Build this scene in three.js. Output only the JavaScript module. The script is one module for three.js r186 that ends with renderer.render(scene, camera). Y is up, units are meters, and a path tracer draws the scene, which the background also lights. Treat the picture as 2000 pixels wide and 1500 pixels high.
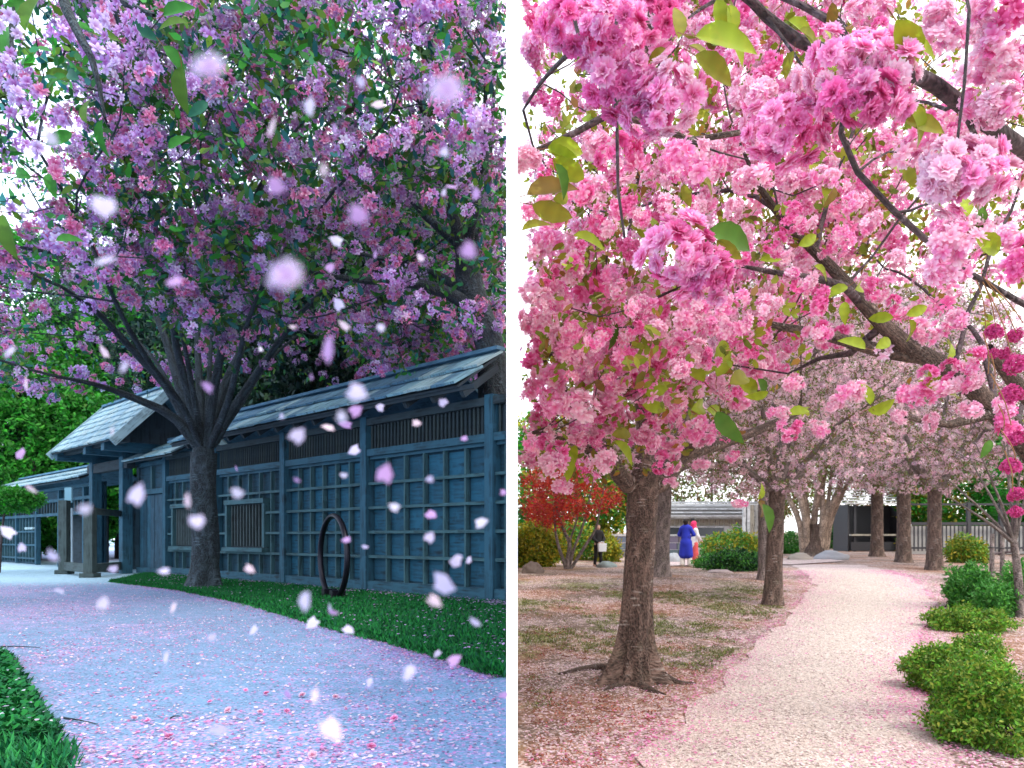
import * as THREE from 'three';
import { mergeGeometries, mergeVertices } from 'three/addons/utils/BufferGeometryUtils.js';
import { ImprovedNoise } from 'three/addons/math/ImprovedNoise.js';
import { MarchingCubes } from 'three/addons/objects/MarchingCubes.js';

// ------------------------------------------------------------------ camera, sky, sun, exposure
const scene = new THREE.Scene();
const EYE = 1.6, F = 1500, HX = 1000, HY = 1050;           // eye height; focal length and horizon of the 2000 x 1500 picture
const camera = new THREE.PerspectiveCamera(2 * Math.atan(750 / F) * 180 / Math.PI, 4 / 3, 0.05, 900);
camera.setViewOffset(2000, 1500, 0, -(HY - 750), 2000, 1500);   // lens shift: uprights stay upright
camera.position.set(0, EYE, 0);
camera.lookAt(0, EYE, -10);
camera.focus = 3.2;
camera.userData.fStop = camera.getFocalLength() / 1000 / 0.004;
const renderer = new THREE.WebGLRenderer({ antialias: true });
renderer.toneMapping = THREE.LinearToneMapping;
renderer.toneMappingExposure = 2.45;
renderer.shadowMap.enabled = true;

let seed = 7;
function rnd() { seed |= 0; seed = seed + 0x6D2B79F5 | 0; let t = Math.imul(seed ^ seed >>> 15, 1 | seed); t = t + Math.imul(t ^ t >>> 7, 61 | t) ^ t; return ((t ^ t >>> 14) >>> 0) / 4294967296; }
const rr = (a, b) => a + (b - a) * rnd();
const pick = (a) => a[Math.floor(rnd() * a.length)];
const noise = new ImprovedNoise();
function fbm(x, y, z = 0, o = 4) { let s = 0, a = .5; for (let i = 0; i < o; i++) { s += a * noise.noise(x, y, z + i * 7.3); x *= 2.03; y *= 2.03; z *= 2.03; a *= .5; } return s; }
const sstep = (a, b, x) => { x = Math.min(1, Math.max(0, (x - a) / (b - a))); return x * x * (3 - 2 * x); };
const mix = (a, b, t) => a + (b - a) * t;
const V = (x, y, z) => new THREE.Vector3(x, y, z);

{ // bright overcast sky, cooler towards the left, warmer white towards the right
  const w = 512, h = 256, d = new Float32Array(w * h * 4);
  for (let j = 0; j < h; j++) for (let i = 0; i < w; i++) {
    const el = (j + .5) / h * Math.PI - Math.PI / 2, az = ((i + .5) / w - .5) * 2 * Math.PI;
    const x = Math.cos(el) * Math.cos(az), y = Math.sin(el), z = Math.cos(el) * Math.sin(az);
    const c = fbm(x * 2.2 + 5, y * 3.4, z * 2.2, 5), v = 1.0 + .3 * c, t = sstep(-.7, .7, x);
    const k = (j * w + i) * 4;
    d[k] = v * mix(.80, 1.02, t); d[k + 1] = v * mix(.93, 1.0, t); d[k + 2] = v * mix(1.14, 1.0, t); d[k + 3] = 1;
  }
  const sky = new THREE.DataTexture(d, w, h, THREE.RGBAFormat, THREE.FloatType);
  sky.mapping = THREE.EquirectangularReflectionMapping; sky.magFilter = sky.minFilter = THREE.LinearFilter; sky.needsUpdate = true;
  scene.background = sky; scene.environment = sky;
}
const sun = new THREE.DirectionalLight(0xfff3e6, 1.0);
sun.position.set(16, 40, 14); sun.target.position.set(0, 0, -12);
sun.castShadow = true; sun.shadow.radius = 26;
Object.assign(sun.shadow.camera, { left: -40, right: 40, top: 40, bottom: -40, near: 1, far: 120 });
scene.add(sun, sun.target);

// ------------------------------------------------------------------ helpers
const GL = 0.7;                                             // the left garden lies 0.7 m above the right one
const hR = (d) => d < 8 ? 0 : d < 20 ? .05 * (d - 8) - .06 * (1 - Math.exp(-(d - 8))) : .54 + .011 * (d - 20);
const at = (px, py, d) => V((px - HX) / F * d, EYE - (py - HY) / F * d, -d);           // a pixel of the photograph at a distance, as a point
const onL = (px, py) => { const d = (EYE - GL) * F / (py - HY); return V((px - HX) / F * d, GL, -d); };
const onR = (px, py) => { let d = 10; for (let i = 0; i < 60; i++) d = mix(d, (EYE - hR(d)) * F / (py - HY), .5); return V((px - HX) / F * d, hR(d), -d); };
const names = {};
function numbered(n) { const k = names[n] = (names[n] ?? -1) + 1; return k ? `${n}_${String(k).padStart(3, '0')}` : n; }
function tag(o, label, category, group) { o.userData.label = label; o.userData.category = category; if (group) o.userData.group = group; return o; }
function thing(name, label, category, pos = [0, 0, 0], turn = 0, group) {
  const o = new THREE.Group(); o.name = numbered(name); scene.add(o); o.position.set(...(pos.isVector3 ? pos.toArray() : pos)); o.rotation.y = turn;
  return tag(o, label, category, group);
}
function shadows(m) { m.castShadow = m.receiveShadow = true; return m; }
function part(name, geo, mat, parent) { const m = shadows(new THREE.Mesh(geo, mat)); m.name = name; if (name === 'twigs') m.userData.kind = 'stuff'; (parent ?? scene).add(m); return m; }
function struct(name, geo, mat) { const m = part(name, geo, mat); m.userData.kind = 'structure'; return m; }
function copies(name, geo, mat, mats, cols, parent) {
  const m = shadows(new THREE.InstancedMesh(geo, mat, mats.length)); m.name = name; m.userData.kind = 'stuff';
  for (let i = 0; i < mats.length; i++) { m.setMatrixAt(i, mats[i]); if (cols) m.setColorAt(i, cols[i]); }
  (parent ?? scene).add(m); return m;
}
function box(w, h, d, x = 0, y = 0, z = 0, m) {             // box with uv in metres, v along its longest side
  const g = new THREE.BoxGeometry(w, h, d), p = g.attributes.position, n = g.attributes.normal, u = g.attributes.uv, L = w >= h && w >= d ? 0 : h >= d ? 1 : 2;
  const off = rnd() * 9;
  for (let i = 0; i < p.count; i++) {
    const c = [p.getX(i), p.getY(i), p.getZ(i)], a = Math.abs(n.getX(i)) > .5 ? [1, 2] : Math.abs(n.getY(i)) > .5 ? [0, 2] : [0, 1];
    const long = a.includes(L) ? L : a[1], o = a[0] === long ? a[1] : a[0];
    u.setXY(i, c[o] + off, c[long] + off);
  }
  if (m) g.applyMatrix4(m);
  return g.translate(x, y, z);
}
const M4 = (p, q, s) => new THREE.Matrix4().compose(p, q, s);
const E = (x, y, z, o = 'XYZ') => new THREE.Quaternion().setFromEuler(new THREE.Euler(x, y, z, o));
const S1 = (s) => V(s, s, s);
function tube(pts, radii, sides, close = true, bumpy = 0) { // tapered tube along points, uv in metres
  const P = [], N = [], U = [], I = []; let t0 = null, a = null, len = 0;
  for (let i = 0; i < pts.length; i++) {
    const t = (i < pts.length - 1 ? pts[i + 1].clone().sub(pts[Math.max(0, i - 1)]) : pts[i].clone().sub(pts[i - 1])).normalize();
    if (!a) { a = V(1, 0, 0); if (Math.abs(t.x) > .8) a.set(0, 0, 1); }
    a.addScaledVector(t, -a.dot(t)).normalize();
    const b = t.clone().cross(a);
    if (i) len += pts[i].distanceTo(pts[i - 1]);
    const r = radii[i];
    for (let k = 0; k <= sides; k++) {
      const an = k / sides * Math.PI * 2, c = Math.cos(an), s = Math.sin(an);
      const q = bumpy ? r * (1 + bumpy * fbm(c * 2.2 + pts[i].x, len * 2.6, s * 2.2 + pts[i].z, 3)) : r;
      N.push(a.x * c + b.x * s, a.y * c + b.y * s, a.z * c + b.z * s);
      P.push(pts[i].x + q * N.at(-3), pts[i].y + q * N.at(-2), pts[i].z + q * N.at(-1));
      U.push(k / sides * Math.max(.06, Math.round(radii[0] * 40) / 8), len);
    }
  }
  const w = sides + 1;
  for (let i = 0; i < pts.length - 1; i++) for (let k = 0; k < sides; k++) { const o = i * w + k; I.push(o, o + 1, o + w, o + 1, o + w + 1, o + w); }
  if (close) for (const i of [0, pts.length - 1]) {
    const o = P.length / 3, t = i ? pts[i].clone().sub(pts[i - 1]).normalize() : pts[0].clone().sub(pts[1]).normalize();
    P.push(pts[i].x, pts[i].y, pts[i].z); N.push(t.x, t.y, t.z); U.push(0, 0);
    for (let k = 0; k < sides; k++) i ? I.push(o, i * w + k, i * w + k + 1) : I.push(o, k + 1, k);
  }
  return buf(P, I, N, U);
}
function buf(P, I, N, U, C) {
  const g = new THREE.BufferGeometry();
  g.setAttribute('position', new THREE.Float32BufferAttribute(P, 3));
  if (U) g.setAttribute('uv', new THREE.Float32BufferAttribute(U, 2));
  if (C) g.setAttribute('color', new THREE.Float32BufferAttribute(C, 3));
  g.setIndex(I);
  if (N) g.setAttribute('normal', new THREE.Float32BufferAttribute(N, 3)); else g.computeVertexNormals();
  return g;
}
const merge = (a) => mergeGeometries(a.filter(Boolean), false);
const curve = (pts, n) => new THREE.CatmullRomCurve3(pts, false, 'centripetal').getPoints(n);
function tex(w, h, f, srgb = true) {                        // computed texture; f(u, v) gives linear [r, g, b]
  const d = new Uint8Array(w * h * 4), enc = (x) => 255 * (srgb ? (x <= .0031308 ? 12.92 * x : 1.055 * Math.pow(Math.min(x, 1), 1 / 2.4) - .055) : Math.min(1, x));
  for (let j = 0; j < h; j++) for (let i = 0; i < w; i++) {
    const c = f((i + .5) / w, (j + .5) / h), k = (j * w + i) * 4;
    d[k] = enc(Math.max(0, c[0])); d[k + 1] = enc(Math.max(0, c[1])); d[k + 2] = enc(Math.max(0, c[2])); d[k + 3] = 255;
  }
  const t = new THREE.DataTexture(d, w, h); t.wrapS = t.wrapT = THREE.RepeatWrapping; t.magFilter = THREE.LinearFilter; t.minFilter = THREE.LinearMipmapLinearFilter;
  t.colorSpace = srgb ? THREE.SRGBColorSpace : THREE.NoColorSpace; t.needsUpdate = true; return t;
}
const std = (o) => new THREE.MeshStandardMaterial({ roughness: .9, ...o });
const lin = (r, g, b) => new THREE.Color().setRGB(r, g, b);

// ------------------------------------------------------------------ materials
const tile = (f) => (u, v) => { // makes a noise pattern that repeats without a seam
  const a = f(u, v), b = f(u - 1, v), c = f(u, v - 1), d = f(u - 1, v - 1), s = sstep(.85, 1, u), t = sstep(.85, 1, v);
  return a.map((x, i) => mix(mix(x, b[i], s), mix(c[i], d[i], s), t));
};
const woodTex = tex(256, 512, tile((u, v) => {
  const g = fbm(u * 26, v * 2.2, 1, 4), s = fbm(u * 4, v * 3, 4, 3), w = sstep(.1, .34, fbm(u * 5, v * 7, 11, 4)) * .5 - sstep(.12, .3, fbm(u * 9, v * 1.6, 15, 3)) * .4, k = .86 + .8 * g + .6 * s + w;
  return [k, k, k];
}));
const woodBump = tex(256, 512, tile((u, v) => { const g = .5 + .9 * fbm(u * 34, v * 2.4, 2, 4); return [g, g, g]; }), false);
const wood = (r, g, b, rough = .85) => std({ color: lin(r, g, b), map: woodTex, bumpMap: woodBump, bumpScale: .004, roughness: rough });
const W = {
  post: wood(.022, .10, .155), rail: wood(.024, .10, .15), panel: wood(.010, .058, .093), bar: wood(.042, .12, .145), slat: wood(.04, .065, .07), slatb: wood(.028, .052, .064),
  dark: wood(.022, .04, .054), shingle: wood(.19, .38, .47), shingleb: wood(.09, .22, .33), shinglec: wood(.3, .47, .52), frame: wood(.055, .085, .085), gatePale: wood(.26, .42, .5), gatePaleb: wood(.34, .47, .5), board: wood(.03, .085, .13), door: wood(.03, .075, .115),
};
const barkLine = (u, v) => Math.min(1, 1.9 * Math.abs(fbm(u * 22 + 2.2 * fbm(u * 6, v * 4, 9, 2), v * 9, 3, 4)) + 2.2 * Math.abs(fbm(u * 8 + 1.4 * fbm(u * 3, v * 2, 19, 2), v * 2.2, 13, 3)));
const barkBump = tex(512, 512, tile((u, v) => {
  const g = Math.min(1, barkLine(u, v) * .8 + .9 * fbm(u * 70, v * 45, 8, 3) + .2); return [g, g, g];
}), false);
const barkMap = (base, hi, moss) => tex(512, 512, tile((u, v) => {
  const f = barkLine(u, v) * .8 + 1.0 * fbm(u * 70, v * 45, 8, 3) + .12, m = sstep(.05, .35, fbm(u * 5, v * 4, 17, 3)), l = sstep(.1, .26, fbm(u * 7, v * 42, 21, 3)) * sstep(0, .25, fbm(u * 4, v * 3, 30, 2));
  return [0, 1, 2].map((i) => mix(mix(mix(base[i] * .3, base[i] * 1.9, Math.min(1, Math.max(0, f))), moss[i], m * .45), hi[i], l * .8));
}));
const bark = (base, hi, moss, bs = .03) => std({ map: barkMap(base, hi, moss), bumpMap: barkBump, bumpScale: bs, roughness: .95 });
const B = {
  right: bark([.115, .078, .062], [.42, .38, .34], [.13, .11, .07], .035), dark: bark([.055, .038, .04], [.2, .17, .18], [.06, .05, .045], .012), pale: bark([.33, .25, .19], [.5, .44, .38], [.25, .2, .14], .02),
  left: bark([.03, .045, .055], [.11, .17, .2], [.025, .05, .05], .03), grey: bark([.16, .13, .12], [.34, .3, .28], [.15, .14, .08], .02),
};
const petalMat = new THREE.MeshPhysicalMaterial({ vertexColors: true, roughness: .8, transmission: .5, thickness: 0, specularIntensity: .25, side: THREE.DoubleSide });
const leafMat = new THREE.MeshPhysicalMaterial({ vertexColors: true, roughness: .62, transmission: .42, thickness: 0, specularIntensity: .45, side: THREE.DoubleSide });
const grassMat = new THREE.MeshPhysicalMaterial({ vertexColors: true, roughness: .75, transmission: .2, thickness: 0, specularIntensity: .3, side: THREE.DoubleSide });

// ------------------------------------------------------------------ petals, blossoms, leaves
const QZ = V(0, 0, 1), QY = V(0, 1, 0);
function petalInto(A, o, q, len, wid, cup, c0, c1, fine) {  // a petal that grows along local +y from o, turned by q
  const s = A.P.length / 3, v = V(0, 0, 0);
  const pt = (x, y, z, t) => { v.set(x * wid, y * len, z * len).applyQuaternion(q).add(o); A.P.push(v.x, v.y, v.z); for (let i = 0; i < 3; i++) A.C.push(mix(c0[i], c1[i], t)); };
  if (fine === 2) {
    pt(0, 0, 0, 0); pt(-.42, .45, cup * .5, .45); pt(0, .5, cup * .25, .5); pt(.42, .45, cup * .5, .45); pt(-.34, .93, cup * .9, 1); pt(0, .84, cup * .6, .95); pt(.34, .93, cup * .9, 1);
    A.I.push(s, s + 2, s + 1, s, s + 3, s + 2, s + 1, s + 5, s + 4, s + 1, s + 2, s + 5, s + 2, s + 3, s + 6, s + 2, s + 6, s + 5);
  } else if (fine === 1) {
    pt(0, 0, 0, 0); pt(-.46, .55, cup * .3, .55); pt(.46, .55, cup * .3, .55); pt(-.26, 1, cup, 1); pt(.26, 1, cup, 1);
    A.I.push(s, s + 2, s + 1, s + 1, s + 2, s + 4, s + 1, s + 4, s + 3);
  } else { pt(0, 0, 0, 0); pt(-.5, .6, cup * .3, .6); pt(.5, .6, cup * .3, .6); pt(0, 1, cup, 1); A.I.push(s, s + 2, s + 1, s + 1, s + 2, s + 3); }
}
const acc = () => ({ P: [], C: [], I: [] });
const fin = (A) => buf(A.P, A.I, null, null, A.C);
function flowerInto(A, o, q, r, rings, pal, fine) {         // a flower that faces local +z
  const sh = rr(.85, 1.12);
  for (const [n, tilt, l] of rings) {
    const a0 = rnd() * 6.28;
    for (let k = 0; k < n; k++) {
      const an = a0 + k / n * 6.283 + rr(-.15, .15), ti = tilt + rr(-.16, .16);
      const qp = q.clone().multiply(E(0, 0, an)).multiply(E(Math.PI / 2 - ti, 0, 0)).multiply(E(0, rr(-.3, .3), 0));
      const c = pick(pal.tip).map((x) => x * sh);
      petalInto(A, o, qp, r * l * rr(.88, 1.1), r * l * .62, rr(-.32, -.05), pal.base, c, fine);
    }
  }
}
const toward = (n) => new THREE.Quaternion().setFromUnitVectors(QZ, n);
const PAL = {
  pink: { base: [.8, .16, .40], tip: [[.9, .47, .74], [.92, .58, .8], [.88, .36, .66], [.94, .72, .87]] },
  deep: { base: [.66, .05, .24], tip: [[.86, .26, .57], [.88, .36, .65], [.84, .2, .5]] },
  pale: { base: [.86, .38, .55], tip: [[.92, .74, .84], [.93, .82, .88], [.9, .62, .77]] },
  magenta: { base: [.4, .02, .12], tip: [[.6, .06, .26], [.68, .12, .36]] },
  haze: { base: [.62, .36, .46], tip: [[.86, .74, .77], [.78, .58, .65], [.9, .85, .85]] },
  lilac: { base: [.42, .12, .4], tip: [[.54, .42, .76], [.64, .52, .82], [.58, .36, .7], [.46, .36, .7]] },
  rose: { base: [.5, .06, .22], tip: [[.74, .34, .58], [.8, .5, .7], [.64, .24, .48]] },
  frost: { base: [.52, .3, .55], tip: [[.74, .72, .9], [.68, .64, .9], [.8, .7, .88]] },
};
const FULL = [[10, 1.35, 1], [9, 1.0, .92], [8, .62, .8], [6, .3, .62]], MED = [[7, 1.2, 1], [5, .65, .8]], LOW = [[5, 1.1, 1]];
const blossomFull = {};
for (const p of ['pink', 'deep', 'pale']) blossomFull[p] = [0, 1, 2].map(() => { const A = acc(); flowerInto(A, V(0, 0, 0), new THREE.Quaternion(), 1, FULL, PAL[p], 2); return fin(A); });
const blossomOpen = ['lilac', 'rose', 'frost'].map((p) => { const A = acc(); flowerInto(A, V(0, 0, 0), new THREE.Quaternion(), 1, [[6, 1.25, 1], [5, .8, .85]], PAL[p], 2); return fin(A); });
function lumpyGeo(n, rings, pals, fine, fr) {               // an uneven bunch: a few smaller balls of flowers grown together
  const A = acc(), lobes = Array.from({ length: 3 + Math.floor(rnd() * 2) }, (_, i) => [V(rr(-1, 1), rr(-.8, .8), rr(-1, 1)).normalize().multiplyScalar(rr(.38, .62)), rr(.42, .62), pals[i % pals.length]]);
  for (let k = 0; k < n; k++) {
    const [c, r, pal] = lobes[k % lobes.length], d = V(rr(-1, 1), rr(-1, 1), rr(-1, 1)).normalize(); if (d.dot(c) < -.35) d.negate();
    flowerInto(A, c.clone().addScaledVector(d, r * rr(.6, .9)), toward(d.add(V(rr(-.35, .35), rr(-.35, .35), rr(-.35, .35))).normalize()).multiply(E(0, 0, rnd() * 6)), fr * rr(.8, 1.2), rings, PAL[rnd() < .25 ? pick(pals) : pal], fine);
  }
  return fin(A);
}
function clusterGeo(n, rings, pals, fine, fr = .42, squash = .82) {  // a ball of flowers of about unit radius
  const A = acc();
  for (let k = 0; k < n; k++) {
    const y = 1 - 2 * (k + .5) / n, a = k * 2.39996 + rr(-.3, .3), s = Math.sqrt(1 - y * y), d = V(s * Math.cos(a), y, s * Math.sin(a));
    const p = d.clone().multiplyScalar(rr(.45, .78)); p.y *= squash;
    flowerInto(A, p, toward(d.add(V(rr(-.3, .3), rr(-.3, .3), rr(-.3, .3))).normalize()).multiply(E(0, 0, rnd() * 6)), fr * rr(.85, 1.15), rings, PAL[pick(pals)], fine);
  }
  return fin(A);
}
const CL = {
  mid: [0, 1, 2, 3, 4, 5, 6, 7].map((i) => lumpyGeo(28, MED, [['pink', 'pale'], ['pink', 'pale', 'deep'], ['pink', 'deep'], ['pale', 'pink'], ['deep', 'pink', 'pale'], ['pale', 'pale', 'pink'], ['pink', 'pink', 'pale'], ['pale']][i], 1, .34)),
  small: [0, 1, 2, 3].map((i) => lumpyGeo(11, LOW, [['pink', 'pale'], ['pale'], ['pink', 'pale', 'pale'], ['pink', 'deep']][i], 1, .42)),
  magenta: [clusterGeo(18, MED, ['magenta'], 1)],
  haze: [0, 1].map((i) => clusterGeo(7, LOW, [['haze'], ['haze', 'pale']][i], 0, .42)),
  left: [0, 1, 2, 3].map((i) => clusterGeo(9, [[5, 1.15, 1], [4, .65, .75]], [['lilac', 'frost'], ['lilac', 'rose'], ['frost', 'lilac', 'frost'], ['rose', 'frost', 'lilac']][i], 1, .4)),
};
function leafGeo(c, fine = true) {                          // a toothed leaf along +y of unit length, folded along its midrib
  const A = acc(), n = fine ? 9 : 3, w = .215;
  for (let i = 0; i <= n; i++) {
    const t = i / n, wd = w * Math.pow(Math.sin(Math.PI * Math.min(1, Math.pow(t, .85) * .98 + .02)), .8) * (1 + (fine && i % 2 ? .09 : 0)), z = -.34 * t * t, f = .13;
    for (const [x, dz] of [[-1, f], [0, 0], [1, f]]) { A.P.push(x * wd, t, z + dz * (x ? wd / w : 0)); const k = (x ? 1 : 1.12) * (.92 + .16 * ((i * 7 + x * 3) % 3) / 2); A.C.push(c[0] * k, c[1] * k, c[2] * k); }
  }
  { const o = A.P.length / 3; for (const [x, y, z] of [[-.012, 0, 0], [.012, 0, 0], [.03, -.16, .03], [.05, -.3, .1], [.028, -.3, .1], [.006, -.16, .03]]) { A.P.push(x, y, z); A.C.push(.22, .09, .04); } A.I.push(o, o + 2, o + 1, o, o + 5, o + 2, o + 5, o + 3, o + 2, o + 5, o + 4, o + 3); }
  for (let i = 0; i < n; i++) { const o = i * 3; A.I.push(o, o + 1, o + 3, o + 1, o + 4, o + 3, o + 1, o + 2, o + 4, o + 2, o + 5, o + 4); }
  return fin(A);
}
const LEAF = { young: leafGeo([.28, .37, .015]), olive: leafGeo([.24, .25, .02]), bronze: leafGeo([.22, .15, .025]), green: leafGeo([.08, .2, .02]) };
function sprigGeo(n, cols, spread = .6, w = .5) {           // a few leaves round a point, unit size
  const A = acc();
  for (let k = 0; k < n; k++) {
    const q = E(rr(-1, 1) * 1.5, rnd() * 6.28, rr(-1, 1) * 1.5), o = V(rr(-1, 1), rr(-1, 1), rr(-1, 1)).multiplyScalar(spread), c = pick(cols).map((x) => x * rr(.75, 1.25));
    petalInto(A, o, q, rr(.7, 1.1), w * rr(.8, 1.1), rr(-.25, .1), c, c, 1);
  }
  return fin(A);
}
const SP = {
  rightLeaf: [sprigGeo(4, [[.22, .28, .02], [.16, .2, .02], [.26, .2, .03]]), sprigGeo(3, [[.2, .3, .02], [.28, .3, .04]])],
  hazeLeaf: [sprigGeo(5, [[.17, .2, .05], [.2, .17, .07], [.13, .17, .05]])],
  leftLeaf: [sprigGeo(4, [[.04, .22, .03], [.09, .24, .02], [.02, .16, .08]]), sprigGeo(4, [[.03, .16, .06], [.06, .2, .02], [.02, .17, .13]])],
  green: [sprigGeo(7, [[.03, .26, .02], [.05, .32, .02], [.015, .13, .03]], .8)],
  darkGreen: [sprigGeo(7, [[.016, .075, .04], [.022, .10, .045], [.018, .065, .05]], .8)],
  red: [sprigGeo(7, [[.55, .05, .035], [.6, .09, .03], [.48, .04, .06], [.6, .2, .04]], .8, .3)],
  box: [sprigGeo(7, [[.19, .38, .035], [.26, .44, .05], [.10, .23, .02]], .8), sprigGeo(7, [[.12, .29, .025], [.3, .46, .07], [.06, .16, .02]], .8)],
  azalea: [sprigGeo(6, [[.06, .3, .04], [.04, .2, .035], [.11, .36, .05]], .75, .42)],
  dark: [sprigGeo(6, [[.02, .08, .03], [.03, .11, .035], [.02, .06, .025]], .8)],
  yellow: [sprigGeo(7, [[.4, .34, .02], [.26, .33, .02], [.15, .25, .02], [.45, .28, .05]], .8)],
};
const qRand = () => E(rnd() * 6.28, rnd() * 6.28, rnd() * 6.28);
const tint = (lo, hi) => { const k = rr(lo, hi); return lin(k * rr(.94, 1.06), k * rr(.94, 1.06), k * rr(.94, 1.06)); };
function spray(name, geos, mat, pts, size, parent, lo = .75, hi = 1.15) {   // copies of a few shapes at points, as uncountable stuff
  geos.forEach((g, gi) => {
    const ms = [], cs = [];
    pts.forEach((p, i) => { if (i % geos.length === gi) { ms.push(M4(p, qRand(), S1(size * rr(.7, 1.3)))); cs.push(tint(lo, hi)); } });
    if (ms.length) copies(name, g, mat, ms, cs, parent);
  });
}

// ------------------------------------------------------------------ trees: limbs grow towards the points of the crown
function growTree({ limbs, points, step = .3, kill = .5, reach = 3, tipR = .006, exp = 2.2, sides = [12, 6, 4, 3], iters = 90, droop = 0 }) {
  const nodes = [];
  const addLimb = (pts, radii, parent) => { let prev = parent ?? -1; pts.forEach((p, i) => { nodes.push({ p, parent: prev, r: radii[i], fixed: true }); prev = nodes.length - 1; }); };
  for (const { pts, r0, r1, from } of limbs) {
    const L = pts.reduce((s, p, i) => s + (i ? p.distanceTo(pts[i - 1]) : 0), 0), n = Math.max(3, Math.round(L / step)), c = curve(pts, n);
    let par = -1;
    if (from !== undefined) { let best = 1e9; nodes.forEach((q, i) => { const e = q.p.distanceTo(c[0]); if (e < best) { best = e; par = i; } }); if (par >= 0) c[0] = nodes[par].p.clone(); }
    addLimb(par >= 0 ? c.slice(1) : c, (par >= 0 ? c.slice(1) : c).map((_, i, a) => mix(r0, r1, i / (a.length - 1))), par);
  }
  const near = points.map(() => -1), dist = points.map(() => 1e9), dead = points.map(() => false);
  let from = limbs[0].skip ?? 0;
  for (let it = 0; it < iters; it++) {
    for (let k = from; k < nodes.length; k++) for (let i = 0; i < points.length; i++) if (!dead[i]) { const e = points[i].distanceTo(nodes[k].p); if (e < dist[i]) { dist[i] = e; near[i] = k; if (e < kill) dead[i] = true; } }
    from = nodes.length;
    const pull = new Map();
    for (let i = 0; i < points.length; i++) if (!dead[i] && dist[i] < reach) { const k = near[i], v = pull.get(k) ?? V(0, 0, 0); v.add(points[i].clone().sub(nodes[k].p).normalize()); pull.set(k, v); }
    if (!pull.size) break;
    for (const [k, v] of pull) {
      if (nodes[k].used > 2) continue;
      const dir = v.normalize(); if (nodes[k].dir) dir.addScaledVector(nodes[k].dir, .55);
      dir.add(V(rr(-.22, .22), rr(-.22, .22) - droop, rr(-.22, .22))).normalize();
      nodes[k].used = (nodes[k].used ?? 0) + 1;
      nodes.push({ p: nodes[k].p.clone().addScaledVector(dir, step * rr(.8, 1.15)), parent: k, r: 0, dir });
    }
  }
  const sum = new Float64Array(nodes.length), kids = nodes.map(() => []);
  for (let i = nodes.length - 1; i >= 0; i--) {
    const n = nodes[i]; if (!sum[i]) sum[i] = Math.pow(tipR, exp);
    if (!n.fixed) n.r = Math.pow(sum[i], 1 / exp);
    if (n.parent >= 0) { sum[n.parent] += sum[i]; kids[n.parent].push(i); }
  }
  for (let i = 0; i < nodes.length; i++) { const n = nodes[i]; if (!n.fixed && n.parent >= 0) n.r = Math.min(n.r, nodes[n.parent].r * .92); }
  const thick = [], thin = [], twigs = [];
  const chain = (start, parent) => {
    const pts = [], rad = []; let i = start;
    if (parent >= 0) { pts.push(nodes[parent].p); rad.push(Math.min(nodes[parent].r, nodes[i].r * 1.15)); }
    const later = [];
    for (;;) {
      pts.push(nodes[i].p); rad.push(nodes[i].r);
      if (!nodes[i].fixed) twigs.push(nodes[i].p);
      if (!kids[i].length) break;
      const ks = kids[i].slice().sort((a, b) => nodes[b].r - nodes[a].r); ks.slice(1).forEach((k) => later.push([k, i])); i = ks[0];
    }
    if (pts.length > 1) { const r = rad[0]; (r > .035 ? thick : thin).push(tube(pts, rad, r > .08 ? sides[0] : r > .025 ? sides[1] : r > .012 ? sides[2] : sides[3], false, r > .06 ? .12 : 0)); }
    later.forEach(([k, p]) => chain(k, p));
  };
  const roots = nodes.map((n, i) => i).filter((i) => nodes[i].parent < 0);
  roots.forEach((i) => chain(i, -1));
  return { limbs: thick.length ? merge(thick) : null, twigs: thin.length ? merge(thin) : null, tips: twigs, few: thin.length < 40 ? thin : null };
}
function crownPoints(n, c, r, keep = () => true, shell = .35, gap = -.13, lump = 0, lumpSeed = 0) { // points in an uneven ellipsoid, more of them towards its outside
  const out = []; let guard = 0;
  while (out.length < n && guard++ < n * 60) {
    const d = V(rr(-1, 1), rr(-1, 1), rr(-1, 1)); const l = d.length(); if (l > 1 || l < 1e-3) continue;
    d.multiplyScalar(Math.pow(l, shell) / l);
    if (lump) { const e = d.clone().normalize(); d.multiplyScalar(1 + lump * fbm(e.x * 1.9 + lumpSeed, e.y * 1.9, e.z * 1.9, 3)); }
    const p = V(c.x + d.x * r.x, c.y + d.y * r.y, c.z + d.z * r.z);
    if (fbm(p.x * .45, p.y * .45, p.z * .45 + 3, 2) < gap) continue;
    if (keep(p)) out.push(p);
  }
  return out;
}
const around = (pts, k, s, keep = () => true) => { const o = []; for (const p of pts) for (let i = 0; i < k; i++) { const q = p.clone().add(V(rr(-s, s), rr(-s, s) * .8, rr(-s, s))); if (keep(q)) o.push(q); } return o; };
const LEFT = (p) => p.x < -.12, RIGHT = (p) => p.x > .12;
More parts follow.
